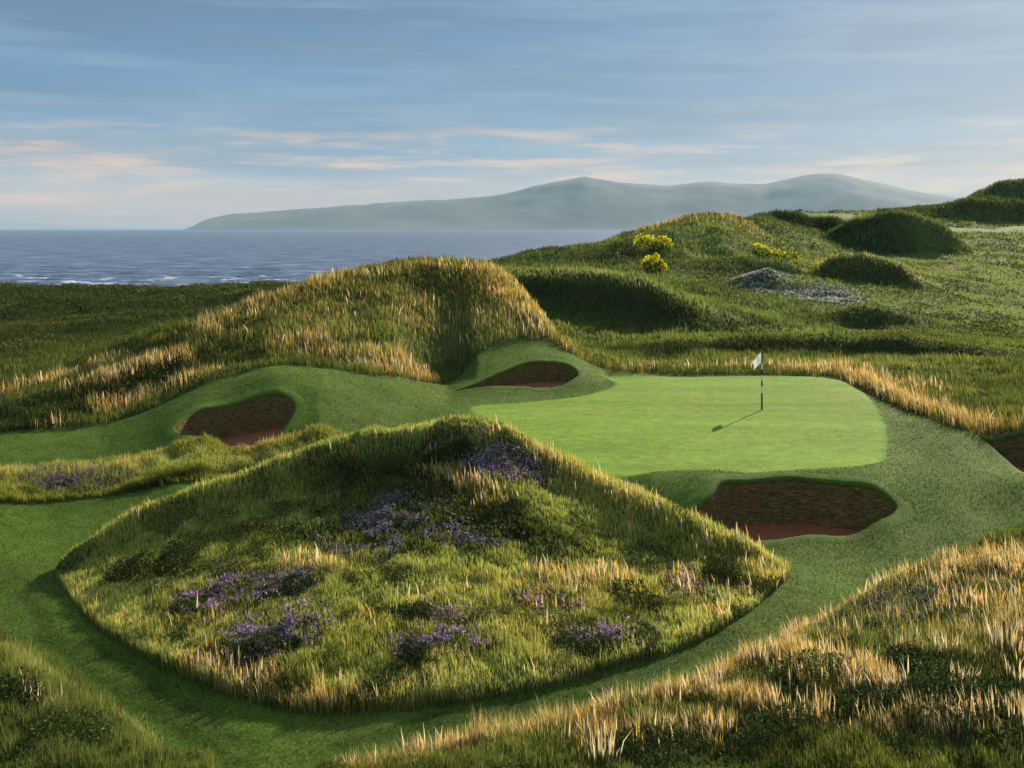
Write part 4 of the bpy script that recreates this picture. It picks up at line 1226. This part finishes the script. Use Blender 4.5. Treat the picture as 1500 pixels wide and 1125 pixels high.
# ------------------------------------------------------------------ the headland across the water
def headland():
    D = 9000.0
    prof = [(262, 337), (276, 335), (290, 327), (305, 321), (335, 314), (420, 308), (500, 302), (560, 297), (640, 293), (720, 288), (750, 282), (780, 274), (820, 266), (842, 261), (855, 258), (872, 263), (920, 269), (980, 272),
            (1010, 268), (1040, 266), (1075, 269), (1120, 270), (1150, 264), (1180, 257), (1210, 253), (1240, 257), (1280, 267), (1320, 276), (1370, 285), (1420, 291), (1500, 297), (1650, 305), (1850, 315), (2000, 325)]
    px = np.array([p[0] for p in prof], float); hz = np.array([(HZ - p[1]) * D / F + H for p in prof])
    nx, ny = 420, 46
    xs = np.linspace(250, 2000, nx); X0 = (xs - CX) * D / F
    hp = np.interp(xs, px, hz)
    hp = np.convolve(np.pad(hp, 2, mode='edge'), np.ones(5) / 5, 'valid')
    hp = hp + (fbm(xs, xs * 0, 28, 305, 3) - .5) * 14 * np.clip(hp / 200, 0, 1)
    rows = []
    for j in range(ny):
        t = j / (ny - 1)                         # 0 at the shore, .6 at the crest line, 1 behind
        Y = D - 2600 * (0.6 - t) if t < .6 else D + 3000 * (t - .6)
        sh = math.sin(min(1, t / .6) * math.pi / 2) ** 1.35 if t < .6 else 1 - ((t - .6) / .4) ** 1.5
        x = X0 * (Y / D)
        nz = (fbm(X0 + 0, X0 * 0 + Y, 900, 301, 5) - .5) * 150 * sh * (1 - math.exp(-((t - .6) / .12) ** 2)) 
        z = SEA_Z - 2 + (hp - SEA_Z + 2) * sh + nz * np.clip(hp / 250, 0, 1)
        rows.append(np.stack([x, np.full(nx, Y), z], 1))
    V = np.concatenate(rows)
    i = np.arange(nx * ny).reshape(ny, nx)
    q = np.stack([i[:-1, :-1], i[:-1, 1:], i[1:, 1:], i[1:, :-1]], -1).reshape(-1, 4)
    m, nt, out = new_mat('moorland')
    geo = N(nt, 'ShaderNodeNewGeometry')
    n1 = N(nt, 'ShaderNodeTexNoise', Scale=.0016, Detail=9.0, Roughness=.62); nt.links.new(geo.outputs['Position'], n1.inputs['Vector'])
    c = ramp(nt, n1.outputs[0], [(.36, (.018, .032, .045)), (.52, (.045, .062, .072)), (.66, (.085, .098, .098))])
    bs = N(nt, 'ShaderNodeBsdfPrincipled', Roughness=.95); bs.inputs['Specular IOR Level'].default_value = .1
    nt.links.new(c, bs.inputs['Base Color']); nt.links.new(bs.outputs[0], out.inputs[0])
    o = link('headland', raw_mesh('headland', V, q), m, smooth=True)
    tag(o, 'long hazy blue grey headland with two rounded peaks across the water', 'hills', kind='structure')


headland()

# ------------------------------------------------------------------ air
def haze():
    x0, x1, y0, y1, z0, z1 = -9500, 9500, -30, 10600, -10.5, 480
    V = np.array([(x, y, z) for z in (z0, z1) for y in (y0, y1) for x in (x0, x1)])
    Qd = np.array([(0, 2, 3, 1), (4, 5, 7, 6), (0, 1, 5, 4), (2, 6, 7, 3), (0, 4, 6, 2), (1, 3, 7, 5)])
    m, nt, out = new_mat('air')
    v = N(nt, 'ShaderNodeVolumePrincipled')
    v.inputs['Color'].default_value = (.55, .78, .95, 1)
    v.inputs['Density'].default_value = HAZE
    v.inputs['Anisotropy'].default_value = 0.0
    nt.links.new(v.outputs[0], out.inputs['Volume'])
    o = link('haze', raw_mesh('haze', V, Qd), m)
    tag(o, 'thin pale haze hanging over the sea and the far headland', 'haze', kind='stuff')


HAZE = 0.52e-4
haze()

# ------------------------------------------------------------------ sun and sky
SUN_EL = math.radians(23.5); SUN_AZ = math.atan2(2.58, 4.27)       # azimuth measured from +Y towards +X
sd = bpy.data.lights.new('sun', 'SUN'); so = bpy.data.objects.new('sun', sd); COL.objects.link(so)
sd.energy = 5.0; sd.angle = math.radians(.6); sd.color = (1.0, .87, .66)
dirv = Vector((math.sin(SUN_AZ) * math.cos(SUN_EL), math.cos(SUN_AZ) * math.cos(SUN_EL), math.sin(SUN_EL)))
so.rotation_euler = dirv.to_track_quat('Z', 'Y').to_euler()
so.location = (60, 100, 60)

w = bpy.data.worlds.new('World'); scene.world = w; w.use_nodes = True
nt = w.node_tree; nt.nodes.clear()
out = nt.nodes.new('ShaderNodeOutputWorld'); bg = nt.nodes.new('ShaderNodeBackground')
STR = 0.1
bg.inputs['Strength'].default_value = STR
sky = nt.nodes.new('ShaderNodeTexSky'); sky.sky_type = 'NISHITA'; sky.sun_disc = False
sky.sun_elevation = SUN_EL; sky.sun_rotation = SUN_AZ
tc = nt.nodes.new('ShaderNodeTexCoord')
sx = nt.nodes.new('ShaderNodeSeparateXYZ'); nt.links.new(tc.outputs['Generated'], sx.inputs[0])
elv = sx.outputs[2]


def K(c):       # a sky colour as it should look at exposure 0
    return tuple(v * .49 / STR for v in c)


deck_fill = ramp(nt, elv, [(0.0, K((.30, .42, .58))), (.02, K((.24, .36, .53))), (.06, K((.135, .30, .53))), (.11, K((.090, .255, .49))), (.2, K((.064, .20, .42))), (.34, K((.38, .50, .66))), (.6, K((1.15, 1.32, 1.5)))])  # upper stops are added fill light, brightened overhead out of view
# long thin strata: soft grey-blue above, peach low down
def strata(sc, az, seed, lo, hi, detail=5.0):
    mp = nt.nodes.new('ShaderNodeMapping'); mp.inputs['Scale'].default_value = (az, az, sc); mp.inputs['Location'].default_value = (seed, seed * .37, seed * 1.3)
    nt.links.new(tc.outputs['Generated'], mp.inputs[0])
    n = nt.nodes.new('ShaderNodeTexNoise'); n.inputs['Scale'].default_value = 1.0; n.inputs['Detail'].default_value = detail; n.inputs['Roughness'].default_value = .6
    nt.links.new(mp.outputs[0], n.inputs['Vector'])
    mr = nt.nodes.new('ShaderNodeMapRange'); mr.interpolation_type = 'SMOOTHSTEP'
    mr.inputs[1].default_value = lo; mr.inputs[2].default_value = hi
    nt.links.new(n.outputs[0], mr.inputs[0])
    return mr.outputs[0]


def band(a, b, c, d):
    up = nt.nodes.new('ShaderNodeMapRange'); up.interpolation_type = 'SMOOTHSTEP'; up.inputs[1].default_value = a; up.inputs[2].default_value = b
    dn = nt.nodes.new('ShaderNodeMapRange'); dn.interpolation_type = 'SMOOTHSTEP'; dn.inputs[1].default_value = c; dn.inputs[2].default_value = d; dn.inputs[3].default_value = 1; dn.inputs[4].default_value = 0
    nt.links.new(elv, up.inputs[0]); nt.links.new(elv, dn.inputs[0])
    return mathn(nt, 'MULTIPLY', up.outputs[0], dn.outputs[0])


g = mathn(nt, 'MULTIPLY', strata(30, 1.9, 3.1, .32, .72), .75)
c = mixc(nt, g, deck_fill, K((.075, .165, .29)))
g = mathn(nt, 'MULTIPLY', strata(80, 5.5, 8.7, .42, .74), .65)
c = mixc(nt, g, c, K((.20, .34, .49)))
leftw = nt.nodes.new('ShaderNodeMapRange'); leftw.inputs[1].default_value = .35; leftw.inputs[2].default_value = -.30; leftw.inputs[3].default_value = .35; leftw.inputs[4].default_value = 1.0
nt.links.new(sx.outputs[0], leftw.inputs[0])
p = mathn(nt, 'MULTIPLY', strata(75, 7.5, 5.2, .47, .66), band(.0, .010, .05, .115))
p = mathn(nt, 'MULTIPLY', p, leftw.outputs[0])
p = mathn(nt, 'MULTIPLY', p, .85)
c = mixc(nt, p, c, K((.96, .54, .36)))
p = mathn(nt, 'MULTIPLY', strata(40, 3.0, 12.3, .25, .62), band(-.01, .008, .028, .095))
p = mathn(nt, 'MULTIPLY', p, leftw.outputs[0])
p = mathn(nt, 'MULTIPLY', p, .62)
c = mixc(nt, p, c, K((.70, .50, .42)))
p = mathn(nt, 'MULTIPLY', strata(95, 9.0, 1.9, .52, .68), band(.02, .03, .07, .105))
p = mathn(nt, 'MULTIPLY', p, .5)
c = mixc(nt, p, c, K((.82, .56, .36)))
fade = nt.nodes.new('ShaderNodeMapRange'); fade.inputs[1].default_value = .25; fade.inputs[2].default_value = .7; fade.inputs[3].default_value = .92; fade.inputs[4].default_value = .6
nt.links.new(elv, fade.inputs[0])
c = mixc(nt, fade.outputs[0], sky.outputs[0], c)
nt.links.new(c, bg.inputs['Color']); nt.links.new(bg.outputs[0], out.inputs['Surface'])

# ------------------------------------------------------------------ picture
scene.view_settings.view_transform = 'Standard'
scene.view_settings.look = 'None'
scene.view_settings.exposure = 0.95
scene.view_settings.gamma = 1.0
scene.cycles.max_bounces = 6
scene.cycles.diffuse_bounces = 3
scene.cycles.transmission_bounces = 3
scene.cycles.volume_bounces = 0
scene.cycles.use_denoising = True
